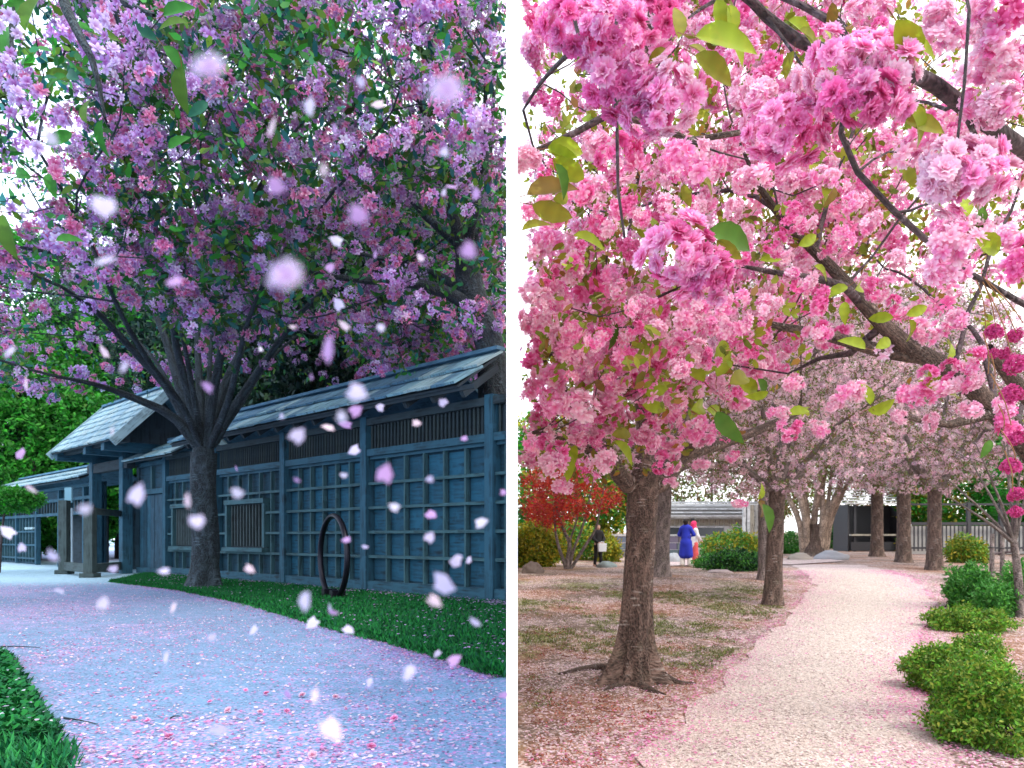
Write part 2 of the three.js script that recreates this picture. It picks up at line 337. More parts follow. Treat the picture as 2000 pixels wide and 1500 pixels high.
function trunkGeo(pts, r0, r1, flare, roots, sides = 40, knot = .09) { // trunk with furrows and a flared, lobed foot
  const P = [], U = [], I = [], n = 46, c = new THREE.CatmullRomCurve3(pts), len = c.getLength();
  const sd = rnd() * 50;
  for (let i = 0; i <= n; i++) {
    const t = Math.pow(i / n, 1.5), o = c.getPoint(t), y = t * len;
    for (let k = 0; k <= sides; k++) {
      const a = k / sides * Math.PI * 2, cx = Math.cos(a), cz = Math.sin(a);
      let r = mix(r0, r1, Math.pow(t, .8)) * (1 + knot * 2 * fbm(cx * 1.6 + sd, y * 1.1, cz * 1.6, 3));
      r += r0 * .09 * Math.abs(fbm(cx * 7 + sd, y * 2.2, cz * 7, 3));
      let lobe = 0; for (const [ra, rw, rl] of roots) { let da = Math.abs(a - ra); da = Math.min(da, 6.283 - da); lobe = Math.max(lobe, rl * Math.exp(-da * da / rw)); }
      r += flare * (.28 + lobe) * Math.exp(-y / (.17 + .06 * lobe));
      P.push(o.x + r * cx, o.y, o.z + r * cz); U.push(k / sides * Math.max(1, Math.round(r0 * 5)), y);
    }
  }
  const w = sides + 1;
  for (let i = 0; i < n; i++) for (let k = 0; k < sides; k++) { const q = i * w + k; I.push(q, q + w, q + 1, q + 1, q + w, q + w + 1); }
  return buf(P, I, null, U);
}

// ------------------------------------------------------------------ ground of both gardens
const hash = (i, j) => { let h = Math.imul(i, 374761393) + Math.imul(j, 668265263) | 0; h = Math.imul(h ^ h >>> 13, 1274126177); return ((h ^ h >>> 16) >>> 0) / 4294967296; };
const lerpList = (a, d) => { if (d <= a[0][0]) return a[0][1]; for (let i = 1; i < a.length; i++) if (d <= a[i][0]) return mix(a[i - 1][1], a[i][1], (d - a[i - 1][0]) / (a[i][0] - a[i - 1][0])); return a.at(-1)[1]; };
const edge = (list) => list.map(([x, y]) => { const p = onR(x, y); return [-p.z, p.x]; });
const pathL = edge([[1225, 1530], [1290, 1450], [1365, 1370], [1445, 1295], [1520, 1225], [1572, 1170], [1588, 1140], [1570, 1118], [1545, 1104]]), pathR = edge([[1880, 1530], [1838, 1450], [1796, 1370], [1780, 1290], [1806, 1220], [1826, 1175], [1790, 1136], [1720, 1112], [1650, 1097]]);
pathL.unshift([0, pathL[0][1] - .7]); pathR.unshift([0, pathR[0][1] + .3]);
{ const k = pathR.at(-1)[0]; if (pathL.at(-1)[0] > k) pathL.at(-1)[0] = k; }
const PATH_END = Math.min(pathL.at(-1)[0], pathR.at(-1)[0]);
const onPath = (x, d) => d < PATH_END ? Math.min(x - lerpList(pathL, d), lerpList(pathR, d) - x) : -1;

const hG = (x, d) => hR(Math.max(0, d)) + .06 * fbm(x * .6, d * .6, 4, 2) * sstep(.1, 1, -onPath(x, d)) * sstep(3, 6, d) * sstep(34, 26, d);
function sheet(xs, ds, h, uv) {
  const P = [], U = [], I = [];
  ds.forEach((d) => xs.forEach((x) => { P.push(x, h(x, d), -d); U.push(...uv(x, d)); }));
  const w = xs.length;
  for (let j = 0; j < ds.length - 1; j++) for (let i = 0; i < w - 1; i++) { const o = j * w + i; I.push(o, o + 1, o + w, o + 1, o + w + 1, o + w); }
  return buf(P, I, null, U);
}
const steps = (a, b, n) => Array.from({ length: n + 1 }, (_, i) => a + (b - a) * i / n);
{
  const mulch = [.31, .15, .085], soil = [.165, .11, .08], green = [.27, .29, .10], litter = [.72, .62, .61], old = [.46, .31, .27];
  const t = tex(2048, 2048, (u, v) => {
    const x = u * 22, d = 3 + v * 32, i = Math.floor(u * 2048), j = Math.floor(v * 2048);
    const big = fbm(x * .5, d * .45, 2, 3), mid = fbm(x * 2.4, d * 2.0, 5, 3), fine = hash(i >> 1, j), f2 = hash(i, j), cl = fbm(x * 9, d * 8, 8, 2);
    const g = sstep(-.02, .16, fbm(x * .42 + 4, d * .38, 12, 3) + .45 * mid) * (d < 19 ? 1 : .35) * sstep(6.5, 4.5, x), m = sstep(-.12, .16, big + .3 * mid);
    let c = soil.map((s, k) => mix(mix(s, mulch[k], m * .8), green[k], g * (cl > -.05 ? .75 : .25)));
    const lit = sstep(-.22, .2, fbm(x * .8 + 9, d * .75, 31, 3) + .7 * cl) * .95, e = onPath(x, d), drift = e > -1.4 ? .3 * sstep(-1.4, -.2, e) : 0;
    if (fine < .04 + lit * .46 + drift) c = f2 < .6 ? litter : old;
    const k = .55 + .75 * f2 + .5 * cl;
    return c.map((s) => s * k);
  });
  t.wrapS = t.wrapT = THREE.MirroredRepeatWrapping;
  const bump = tex(512, 512, tile((u, v) => { const g = .5 + .5 * fbm(u * 60, v * 60, 1, 2) + .4 * (hash(Math.floor(u * 256), Math.floor(v * 256)) - .5); return [g, g, g]; }), false);
  bump.repeat.set(11, 16);
  const xs = [.019, .4, ...steps(1, 22, 42), 30, 60, 140, 300], ds = [-30, -8, ...steps(0, 36, 90), 45, 60, 120, 300];
  struct('ground', sheet(xs, ds, hG, (x, d) => [x / 22, (d - 3) / 32]), std({ map: t, bumpMap: bump, bumpScale: .02, roughness: .97 }));
  const gravel = tex(2048, 2048, (u, v) => {   // gravel of many tones, with crushed petals gathered along both edges
    const x = u * 9.5, d = 3 + v * 25, i = Math.floor(u * 2048), j = Math.floor(v * 2048), e = onPath(x, d), f = (hash(i >> 1, j) + hash(i >> 2, j >> 1)) / 2, f2 = hash(i, j + 5000), s = fbm(x * 2.6, d * 2.2, 3, 3), q = fbm(x * 26, d * 22, 6, 2);
    let c = [.67, .575, .505]; const dirt = sstep(-.1, .3, s + .4 * q);
    if (f < .17 + .1 * dirt) c = [.22, .17, .15]; else if (f < .34 + .16 * dirt) c = [.45, .37, .33]; else if (f > .72) c = [.8, .74, .69];
    const drift = sstep(.8, -.2, e + 1.3 * fbm(x * 1.1, d * .8, 14, 3)) * (.5 + 1.1 * fbm(x * 5, d * 4, 19, 2));
    if (f2 < drift * .5) c = hash(i + 31, j) < .45 ? [.66, .36, .46] : hash(i, j + 17) < .45 ? [.84, .62, .74] : [.36, .17, .16];
    const k = .92 + .18 * s + .4 * q + .3 * (hash(i + 9, j) - .5); return c.map((y) => y * k);
  });
  gravel.wrapS = gravel.wrapT = THREE.MirroredRepeatWrapping;
  const gb = bump.clone(); gb.repeat.set(8, 20);
  const P = [], U = [], I = [], dd = steps(1, PATH_END - .02, 80), n = 14;
  dd.forEach((d) => { for (let i = 0; i <= n; i++) { const wob = i === 0 || i === n ? .5 * fbm(d * 1.3, i, 2, 4) : 0, x = mix(lerpList(pathL, d), lerpList(pathR, d), i / n) + wob; P.push(x, hR(d) + .012 + .02 * Math.sin(Math.PI * i / n), -d); U.push(x / 9.5, (d - 3) / 25); } });
  for (let j = 0; j < dd.length - 1; j++) for (let i = 0; i < n; i++) { const o = j * (n + 1) + i; I.push(o, o + 1, o + n + 1, o + 1, o + n + 2, o + n + 1); }
  // the far bend to the left
  const far = [[[1650, 1097], [1545, 1104]], [[1600, 1091], [1500, 1103]], [[1500, 1092], [1430, 1103]], [[1400, 1094], [1330, 1106]], [[1290, 1095], [1260, 1107]]].map((e) => e.map(([x, y]) => onR(x, y)));
  const o0 = P.length / 3;
  far.forEach(([a, b]) => { for (const p of [a, b]) { P.push(p.x, p.y + .03, p.z); U.push(p.x / 9.5, (-p.z - 3) / 25); } });
  for (let i = 0; i < far.length - 1; i++) { const o = o0 + i * 2; I.push(o, o + 2, o + 1, o + 1, o + 2, o + 3); }
  struct('path', buf(P, I, null, U), std({ map: gravel, bumpMap: gb, bumpScale: .012, roughness: .95, side: THREE.DoubleSide }));
}
const WALL = (t, n = 0) => V(-.07 - .721 * t - .693 * n, GL, -10.4 - .693 * t + .721 * n);   // along the timber wall and out from it
{
  const t = tex(2048, 2048, (u, v) => {
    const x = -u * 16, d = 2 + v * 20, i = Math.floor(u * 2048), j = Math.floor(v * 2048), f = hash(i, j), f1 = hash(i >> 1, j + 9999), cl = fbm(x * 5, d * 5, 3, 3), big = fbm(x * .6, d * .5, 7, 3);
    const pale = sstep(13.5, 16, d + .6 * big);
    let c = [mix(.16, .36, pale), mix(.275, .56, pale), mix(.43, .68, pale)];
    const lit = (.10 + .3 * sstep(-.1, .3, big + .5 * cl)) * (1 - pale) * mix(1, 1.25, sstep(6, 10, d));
    if (f1 < lit) c = f < .5 ? [.44, .3, .54] : f < .85 ? [.36, .25, .5] : [.55, .4, .6];
    if (f < .035) c = [.05, .07, .12];
    const k = .82 + .35 * hash(i + 77, j) + .25 * cl; return c.map((s) => s * k);
  });
  t.wrapS = t.wrapT = THREE.MirroredRepeatWrapping;
  const bump = tex(512, 512, tile((u, v) => { const g = .5 + .5 * fbm(u * 70, v * 70, 5, 2) + .4 * (hash(Math.floor(u * 300), Math.floor(v * 300)) - .5); return [g, g, g]; }), false);
  bump.repeat.set(10, 12);
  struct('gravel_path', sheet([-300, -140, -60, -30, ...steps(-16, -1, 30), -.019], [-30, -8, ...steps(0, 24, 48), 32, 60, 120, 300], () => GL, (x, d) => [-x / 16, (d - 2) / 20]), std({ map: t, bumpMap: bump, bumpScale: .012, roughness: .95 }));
}
const lawnEdge = [[1000, 1318], [900, 1288], [800, 1260], [640, 1221], [480, 1177], [360, 1153], [262, 1141], [225, 1136]].map(([x, y]) => onL(x, y));
lawnEdge[0].x = -.03;
const lawnBack = [-.05, .4, 1.6, 3.6, 6.6, 9.4, 11.6, 12.6].map((t) => WALL(t, -.1));
lawnBack[0].x = -.03;
const cornerEdge = [[0, 1282], [14, 1300], [40, 1352], [66, 1400], [102, 1450], [150, 1512]].map(([x, y]) => onL(x, y));
{
  const t = tex(512, 512, tile((u, v) => { const k = .7 + .9 * fbm(u * 30, v * 30, 2, 4) + .5 * (hash(Math.floor(u * 512), Math.floor(v * 512)) - .5); return [.012 * k, .075 * k, .03 * k]; }));
  const lawnMat = std({ map: t, roughness: 1 });
  const ribbon = (A, Bk) => { const P = [], U = [], I = [], n = 6; A.forEach((a, i) => { for (let k = 0; k <= n; k++) { const p = a.clone().lerp(Bk[i], k / n); P.push(p.x, GL + .004 + .05 * Math.sin(Math.PI * k / n) * .6, p.z); U.push(p.x / 2, p.z / 2); } }); for (let i = 0; i < A.length - 1; i++) for (let k = 0; k < n; k++) { const o = i * (n + 1) + k; I.push(o, o + n + 1, o + 1, o + 1, o + n + 1, o + n + 2); } return buf(P, I, null, U); };
  lawnMat.side = THREE.DoubleSide;
  struct('lawn', ribbon(lawnEdge, lawnBack), lawnMat);
  struct('lawn', ribbon(cornerEdge, cornerEdge.map((p) => V(p.x - 4, GL, p.z))), lawnMat).name = 'lawn_001';
  const blades = (n, cols, hgt, fat) => { const A = acc(); for (let k = 0; k < n; k++) { const c = pick(cols).map((x) => x * rr(.7, 1.3)), q = E(0, rnd() * 6.28, 0).multiply(E(rr(.05, .7), 0, 0)); petalInto(A, V(rr(-1, 1) * .05, -.01, rr(-1, 1) * .05), q, hgt * rr(.6, 1.2), fat, rr(.1, .4), c, c, 0); } return fin(A); };
  const G1 = [0, 1].map(() => blades(9, [[.012, .2, .035], [.02, .25, .04], [.008, .12, .035]], .075, .014)), G2 = [0, 1].map(() => blades(8, [[.01, .15, .04], [.02, .2, .05], [.008, .1, .04]], .08, .012)), CV = [0, 1].map(() => { const A = acc(); for (let k = 0; k < 7; k++) { const c = pick([[.008, .11, .045], [.012, .16, .04], [.012, .09, .05]]).map((x) => x * rr(.8, 1.2)); petalInto(A, V(rr(-.05, .05), rr(.01, .07), rr(-.05, .05)), E(rr(.5, 1.6), rnd() * 6.28, 0, 'YXZ'), rr(.03, .05), rr(.025, .04), .1, c, c, 1); } return fin(A); });
  const fill = (A, Bk, n) => { const w = []; let tot = 0; for (let i = 0; i < A.length - 1; i++) { const a = A[i].distanceTo(A[i + 1]) * .5 * (A[i].distanceTo(Bk[i]) + A[i + 1].distanceTo(Bk[i + 1])); tot += a; w.push(tot); } const o = []; for (let k = 0; k < n; k++) { const r = rnd() * tot, i = w.findIndex((x) => x >= r), s = rnd(), q = rnd(); o.push(A[i].clone().lerp(A[i + 1], s).lerp(Bk[i].clone().lerp(Bk[i + 1], s), q)); } return o; };
  const put = (name, geos, pts, s) => geos.forEach((g, i) => { const ms = [], cs = []; pts.forEach((p, k) => { if (k % geos.length === i && p.x < -.05) { ms.push(M4(p, E(0, rnd() * 6.28, 0), V(s * rr(.8, 1.3), s * rr(.6, 1.3), s * rr(.8, 1.3)))); cs.push(tint(.7, 1.2)); } }); copies(name, g, grassMat, ms, cs); });
  put('grass', G1, [...fill(lawnEdge, lawnBack, 24000), ...lawnEdge.slice(0, -1).flatMap((a, i) => Array.from({ length: 500 }, () => a.clone().lerp(lawnEdge[i + 1], rnd()).add(V(rr(-.08, .05), 0, rr(-.05, .08)))))], 1);
  put('grass', G2, fill(cornerEdge, cornerEdge.map((p) => V(p.x - 1.2, GL, p.z)), 5000), 1);
  put('ground_cover', CV, fill(cornerEdge.slice(0, 5), cornerEdge.slice(0, 5).map((p) => V(p.x - 1.0, GL, p.z + .1)), 8500), .85);
  scene.children.filter((o) => o.isInstancedMesh).forEach((o, i) => { o.name = numbered(o.name); tag(o, o.name.startsWith('ground') ? 'low leafy ground cover in the near left corner beside the blue gravel path' : i < 2 ? 'dark green grass of the lawn strip along the blue timber wall' : 'bright grass blades in the near left corner beside the path', o.name.startsWith('ground') ? 'ground cover' : 'grass'); });
}
// fallen petals on both gardens
const fallen = (pals) => { const A = acc(), c = PAL[pick(pals)]; petalInto(A, V(0, .004, 0), E(Math.PI / 2 - .1, 0, 0), 1, .8, .22, c.base.map((x, i) => mix(x, c.tip[0][i], .6)), pick(c.tip), 1); return fin(A); };
function strew(label, pals, n, place, s0, s1, name = 'fallen_petals') {
  const geos = [0, 1, 2, 3].map(() => fallen(pals)), lists = geos.map(() => [[], []]);
  for (let k = 0; k < n; k++) { const p = place(); if (!p) continue; const l = lists[k % 4]; l[0].push(M4(p, E(rr(-.35, .35), rnd() * 6.28, rr(-.35, .35)), S1(rr(s0, s1)))); l[1].push(tint(.7, 1.15)); }
  geos.forEach((g, i) => tag(copies(numbered(name), g, petalMat, ...lists[i]), label, 'fallen petals', label));
}
const inPoly = (p, poly) => { let c = false; for (let i = 0, j = poly.length - 1; i < poly.length; j = i++) if ((poly[i].z > p.z) !== (poly[j].z > p.z) && p.x < (poly[j].x - poly[i].x) * (p.z - poly[i].z) / (poly[j].z - poly[i].z) + poly[i].x) c = !c; return c; };
const lawnPoly = [...lawnEdge, ...lawnBack.slice().reverse()];
const shelf = (p) => (p.y = GL + .008, p);
strew('pink and lilac petals lying on the blue gravel path', ['lilac', 'rose', 'pale'], 30000, () => { const d = 2.6 + 12.5 * Math.pow(rnd(), 1.25), x = -rnd() * Math.min(13, d * .72), p = V(x, GL + .008, -d); if (x > -.05 || inPoly(p, lawnPoly)) return; const k = fbm(x * .55, d * .6, 3, 3) + .5 * fbm(x * 3, d * 3, 9, 2) + (x < -d * .42 ? .12 : 0); return k + rr(-.25, .3) > .02 ? p : undefined; }, .012, .026);
strew('lilac petals lying along the edge of the dark lawn strip', ['lilac', 'lilac', 'rose'], 6000, () => { const i = Math.floor(rnd() * (lawnEdge.length - 2)), p = lawnEdge[i].clone().lerp(lawnEdge[i + 1], rnd()), g = Math.abs(rr(-1, 1) * rr(0, 1)) * .8; p.x -= g * .35; p.z += g * .6; return p.x < -.05 ? shelf(p) : undefined; }, .014, .028);
strew('white petals scattered over the dark lawn strip', ['frost', 'frost', 'lilac'], 2600, () => { const i = Math.floor(rnd() * (lawnEdge.length - 2)), s = rnd(), p = lawnEdge[i].clone().lerp(lawnEdge[i + 1], s).lerp(lawnBack[i].clone().lerp(lawnBack[i + 1], s), rnd() < .5 ? rr(.8, .97) : rnd()); p.y = GL + .07; return p.x < -.05 && fbm(p.x * 1.2, p.z * 1.2, 5, 3) + rr(-.2, .3) > .02 ? p : undefined; }, .018, .036);
strew('white petals caught in the greenery of the near left corner', ['frost'], 130, () => { const i = Math.floor(rnd() * 4), p = cornerEdge[i].clone().lerp(cornerEdge[i + 1], rnd()); p.x -= rr(0, .8); p.y = GL + .09; return p; }, .015, .03);
const upR = (x, d) => V(x, hG(x, d) + (onPath(x, d) > -.1 ? .034 : .012), -d);
strew('pink petals drifted along both edges of the pale gravel path', ['pink', 'deep', 'pale', 'pale'], 36000, () => { const d = 4.8 + 19 * Math.pow(rnd(), 1.2), left = rnd() < .42, x = left ? lerpList(pathL, d) + rr(-1, 1) * rnd() * 1.3 - .1 : lerpList(pathR, d) + rr(-1, 1) * rnd() * 1.1; if (x < .1 || fbm(x * .9, d * .9, 8, 3) + rr(-.35, .3) < -.08) return; return upR(x, d); }, .014, .03);
strew('pale petals thinly scattered on the gravel path', ['pale', 'pink', 'haze'], 7000, () => { const d = 4.8 + 16 * Math.pow(rnd(), 1.3), x = mix(lerpList(pathL, d), lerpList(pathR, d), rnd()); return fbm(x * 1.2, d * 1.2, 5, 3) + rr(-.3, .2) > -.1 ? upR(x, d) : undefined; }, .012, .024);
strew('faded petals littering the bare ground under the cherry trees', ['haze', 'pale', 'haze', 'pale'], 64000, () => { const d = 4.8 + 17 * Math.pow(rnd(), 1.35), x = .1 + rnd() * Math.min(13, d * .7); if (onPath(x, d) > -.1) return; return fbm(x * .8 + 9, d * .75, 31, 3) + .6 * fbm(x * 4, d * 4, 8, 2) + rr(-.3, .35) > -.06 ? upR(x, d) : undefined; }, .014, .03);
{ // grass tufts and dead leaves on the right
  const tuft = (cols, h, w) => { const A = acc(); for (let k = 0; k < 7; k++) { const c = pick(cols).map((x) => x * rr(.7, 1.3)); petalInto(A, V(rr(-.05, .05), -.01, rr(-.05, .05)), E(0, rnd() * 6.28, 0).multiply(E(rr(.2, 1.1), 0, 0)), h * rr(.5, 1.2), w, .3, c, c, 0); } return fin(A); };
  const spots = (n, f) => { const o = []; while (o.length < n) { const d = 5 + 13 * Math.pow(rnd(), 1.2), x = .15 + rnd() * Math.min(6, d * .35); if (onPath(x, d) < -.25 && f(x, d)) o.push([M4(upR(x, d), E(0, rnd() * 6.28, 0), S1(rr(.7, 1.3))), tint(.7, 1.2)]); } return o; };
  const g = spots(2600, (x, d) => fbm(x * .42 + 4, d * .38, 12, 3) + .45 * fbm(x * 2.4, d * 2, 5, 3) + rr(-.1, .1) > .05), l = spots(1300, (x, d) => fbm(x * .5, d * .45, 2, 3) + rr(-.2, .2) > -.02);
  tag(copies('grass_tufts', tuft([[.16, .2, .04], [.22, .24, .07], [.1, .15, .03]], .06, .012), grassMat, g.map((q) => q[0]), g.map((q) => q[1])), 'thin olive grass tufts on the bare ground left of the pale path', 'grass');
  tag(copies('dead_leaves', tuft([[.3, .14, .09], [.2, .09, .06], [.36, .2, .13]], .03, .018), grassMat, l.map((q) => q[0]), l.map((q) => q[1])), 'rust brown dead leaves on the bare ground left of the pale path', 'dead leaves');
}
// white border strip, added as a wall between the two gardens, seen end on
part('added_divider_wall', box(.0366, 3.75, 34, 0, 1.72, -2.5 - 17), std({ color: lin(.86, .86, .85), roughness: .8 })).name = 'added_divider_wall';
tag(scene.children.at(-1), 'tall thin white wall added as border strip between the two gardens, seen end on', 'wall');

// ------------------------------------------------------------------ left garden: timber wall, gate, wing
const WT = Math.atan2(-.693, .721), origin = V(-.07, GL, -10.4);
function shingles(parent, t0, t1, nR, yR, nE, yE, courses, wid, mats, backTo) {
  const dy = yR - yE, dn = nE - nR, L = Math.hypot(dy, dn), a = Math.asin(dy / L), ex = L / courses;
  for (let c = 0; c < courses; c++) {
    let t = t0;
    while (t < t1 - .02) {
      const w = Math.min(t1 - t, wid * rr(.7, 1.3)), s = (c + .5) / courses, m = part('shingle', box(w - .02, .036, ex * 1.16 + rr(-.03, .04)), pick(mats), parent);
      m.position.set(-(t + w / 2), yR - dy * s + .035 + rr(0, .012), nR + dn * s); m.rotation.set(a - .1, 0, rr(-.012, .012)); t += w;
    }
  }
  const u = part('roof_board', box(t1 - t0 - .02, .03, L * .98), W.dark, parent); u.position.set(-(t0 + t1) / 2, (yR + yE) / 2 - .015, (nR + nE) / 2); u.rotation.x = a;
  if (backTo) { const [nB, yB] = backTo, l = Math.hypot(yR - yB, nR - nB), b = part('back_slope', box(t1 - t0, .04, l), W.shingleb, parent); b.position.set(-(t0 + t1) / 2, (yR + yB) / 2, (nR + nB) / 2); b.rotation.x = -Math.asin((yR - yB) / l); }
  const cap = part('ridge_cap', box(t1 - t0, .05, .16), W.shingleb, parent); cap.position.set(-(t0 + t1) / 2, yR + .075, nR);
}
const wl = (name, g, m, p) => part(name, g, m, p);
{
  const w = thing('timber_wall', 'long blue grey timber wall with lattice panels and a shingled roof', 'wall', origin, WT);
  const posts = [.245, 3.17, 5.75, 8.55, 11.15];
  const back = wl('panel', box(11.25, 2.6, .03, -5.57, 1.4, -.075), W.panel, w); back.name = 'panel';
  posts.forEach((t) => wl('post', box(.16, 2.86, .16, -t, 1.43, .03), W.post, w));
  const spans = [[-.04, .245], ...posts.slice(0, -1).map((t, i) => [t, posts[i + 1]])];
  spans.forEach(([a, b], si) => {
    const x0 = a + (si ? .08 : 0), x1 = b - .08, L = x1 - x0, c = -(x0 + x1) / 2, bar = (n, g, m = W.bar) => wl(n, g, m, w);
    bar('bottom_rail', box(L, .17, .12, c, .115, .02), W.rail); bar('rail', box(L, .11, .13, c, 2.275, .025), W.rail); bar('rail', box(L, .05, .06, c, 2.195, 0), W.rail);
    bar('top_plate', box(L, .11, .14, c, 2.775, .03), W.slatb);
    const n = Math.max(1, Math.round(L / .087)); wl('transom_board', box(L, .4, .02, c, 2.52, -.03), W.dark, w);
    for (let k = 0; k < n; k++) { const g = new THREE.CylinderGeometry(.021, .021, .395, 6); g.translate(-(x0 + (k + .5) / n * L), 2.525, .012); bar('slat', g, rnd() < .5 ? W.slat : W.slatb); }
    const win = si === 3 ? [6.5, 8.05, .66, 1.62] : si === 4 ? [9.6, 10.75, .66, 1.62] : null, cols = si ? 6 : 1, rows = 5;
    for (let k = 1; k < cols; k++) { const t = x0 + k / cols * L; const pieces = win && t > win[0] - .02 && t < win[1] + .02 ? [[.2, win[2]], [win[3], 2.17]] : [[.2, 2.17]]; pieces.forEach(([p, q]) => bar('lattice_bar', box(.035, q - p, .075, -t, (p + q) / 2, .008))); }
    for (let k = 1; k < rows; k++) { const y = .2 + k / rows * 1.97; const pieces = win && y > win[2] && y < win[3] ? [[x0, win[0]], [win[1], x1]] : [[x0, x1]]; pieces.forEach(([p, q]) => { if (q - p > .06) bar('lattice_bar', box(q - p, .045, .095, -(p + q) / 2, y, .012)); }); }
    if (!si) bar('lattice_bar', box(.035, 1.97, .045, -.02, 1.185, -.012));
    if (win) {
      const [p, q, y0, y1] = win, m = (p + q) / 2, f = wl('window', box(q - p - .02, y1 - y0 - .02, .02, -m, (y0 + y1) / 2, -.035), W.dark, w);
      wl('frame', merge([box(q - p + .1, .09, .16, -m, y1, .03), box(.08, y1 - y0 - .1, .13, -p, (y0 + y1) / 2, .02), box(.08, y1 - y0 - .1, .13, -q, (y0 + y1) / 2, .02)]), W.bar, f); wl('sill', box(q - p + .14, .08, .2, -m, y0, .045), W.bar, f);
      const nb = 11; for (let k = 0; k < nb; k++) wl('window_bar', box(.045, y1 - y0 - .13, .03, -(p + .08 + (k + .5) / nb * (q - p - .16)), (y0 + y1) / 2, .01), W.slat, f);
    }
  });
  // lattice cells hold separate boards of slightly different tone
  spans.forEach(([a, b], si) => { if (!si || si > 2) return; const L = b - a - .16; for (let k = 0; k < 6; k++) for (let r = 0; r < 5; r++) wl('cell_board', box(L / 6 - .05, .34, .012 + rr(0, .006), -(a + .08 + (k + .5) / 6 * L), .2 + (r + .5) / 5 * 1.97, -.055), std({ ...{ map: woodTex, roughness: .8 }, color: lin(.008, .088, .15).multiplyScalar(rr(.78, 1.25)) }), w); });
  shingles(w, .36, 9.7, -.25, 3.5, .56, 2.93, 2, .3, [W.shingle, W.shingleb, W.shinglec, W.shingleb]);
  { const b = wl('back_slope', box(8.4, .04, .88), W.shingleb, w); b.position.set(-5.5, 3.22, -.6); b.rotation.x = -.66; }
  for (let t = .4; t < 9.6; t += .62) { const r = wl('rafter', box(.07, .09, .8), W.dark, w); r.position.set(-t, 3.06, .12); r.rotation.x = Math.asin(.57 / .99); }
  const f = wl('fascia', box(9.6, .06, .03, -4.9, 2.9, .5), W.dark, w); f.name = 'fascia';
  // a lower stretch of roof and a bay of upright boards next to the gate
  shingles(w, 9.72, 12.6, -.2, 3.18, .5, 2.72, 2, .3, [W.shingle, W.shinglec], [-.9, 2.7]);
  for (let k = 0; k < 7; k++) wl('upright_board', box(.215, 1.85, .03 + .01 * (k % 2), -(11.34 + k * .235), 1.02, .0), pick([W.board, W.post, W.panel]), w);
  wl('rail', box(1.65, .12, .14, -12.05, 2.02, .03), W.rail, w); wl('bottom_rail', box(1.65, .14, .14, -12.05, .09, .03), W.rail, w); wl('upper_board', box(1.65, .62, .03, -12.05, 2.4, -.02), W.panel, w); wl('rail', box(1.65, .1, .13, -12.05, 2.7, .02), W.rail, w);
  wl('post', box(.08, .55, .1, -12.0, 2.36, .02), W.bar, w);
}
{
  const g = thing('roofed_gate', 'timber gate with a steep shingled gable roof behind the cherry trunk', 'gate', origin, WT);
  for (const [t, n] of [[13.0, .3], [15.2, .3]]) wl('post', box(.24, 3.0, .24, -t, 1.5, n), W.post, g);
  for (const [t, n] of [[13.05, -.9], [15.2, -.9]]) wl('post', box(.2, 3.0, .2, -t, 1.5, n), W.panel, g);
  wl('lintel', box(2.9, .24, .2, -14.1, 2.74, .3), W.dark, g); wl('lintel', box(2.9, .2, .18, -14.1, 2.4, -.9), W.dark, g);
  for (const t of [11.75, 13.0, 15.2]) wl('tie_beam', box(.2, .22, 2.3, -t, 3.02, .1), W.post, g);
  wl('plate', box(4.3, .16, .16, -13.1, 3.13, 1.02), W.dark, g); wl('plate', box(4.3, .16, .16, -13.1, 3.13, -1.02), W.dark, g);
  const door = wl('door', box(.05, 2.2, 1.1, -13.1, 1.2, -.3), W.door, g); for (let k = 0; k < 4; k++) wl('board', box(.03, 2.16, .23, -13.06, 1.2, -.7 + k * .26), W.board, door);
  const d2 = wl('door', box(.75, 2.25, .05, -14.75, 1.22, -.75), W.door, g); for (let k = 0; k < 3; k++) wl('board', box(.22, 2.2, .03, -14.5 - k * .25, 1.22, -.715), pick([W.board, W.post]), d2);
  wl('added_dark_screen', box(3.4, 2.5, .05, -14.1, 1.25, -1.6), W.dark, g); wl('threshold', box(2.0, .14, .2, -14.1, .07, .3), W.dark, g);  // dark screen added behind the gate to block the sky and darken its opening
  shingles(g, 10.9, 15.4, 0, 4.42, 1.31, 3.08, 7, .26, [W.gatePale, W.gatePaleb, W.shinglec, W.gatePale]);
  { const b = wl('back_slope', box(4.5, .05, 1.88), W.shingleb, g); b.position.set(-13.15, 3.75, -.66); b.rotation.x = -Math.asin(1.34 / 1.874); }
  for (const t of [10.86, 15.44]) for (const s of [1, -1]) { const b = wl('barge_board', box(.05, .2, 1.95), W.gatePale, g); b.position.set(-t, 3.71, s * .66); b.rotation.x = s * Math.asin(1.34 / 1.874); }
  wl('gable_board', (() => { const s = new THREE.Shape([new THREE.Vector2(-1, 3.12), new THREE.Vector2(1, 3.12), new THREE.Vector2(0, 4.2)]); const e = new THREE.ExtrudeGeometry(s, { depth: .03, bevelEnabled: false }); e.rotateY(Math.PI / 2); return e.translate(-11.55, 0, 0); })(), W.dark, g);
}
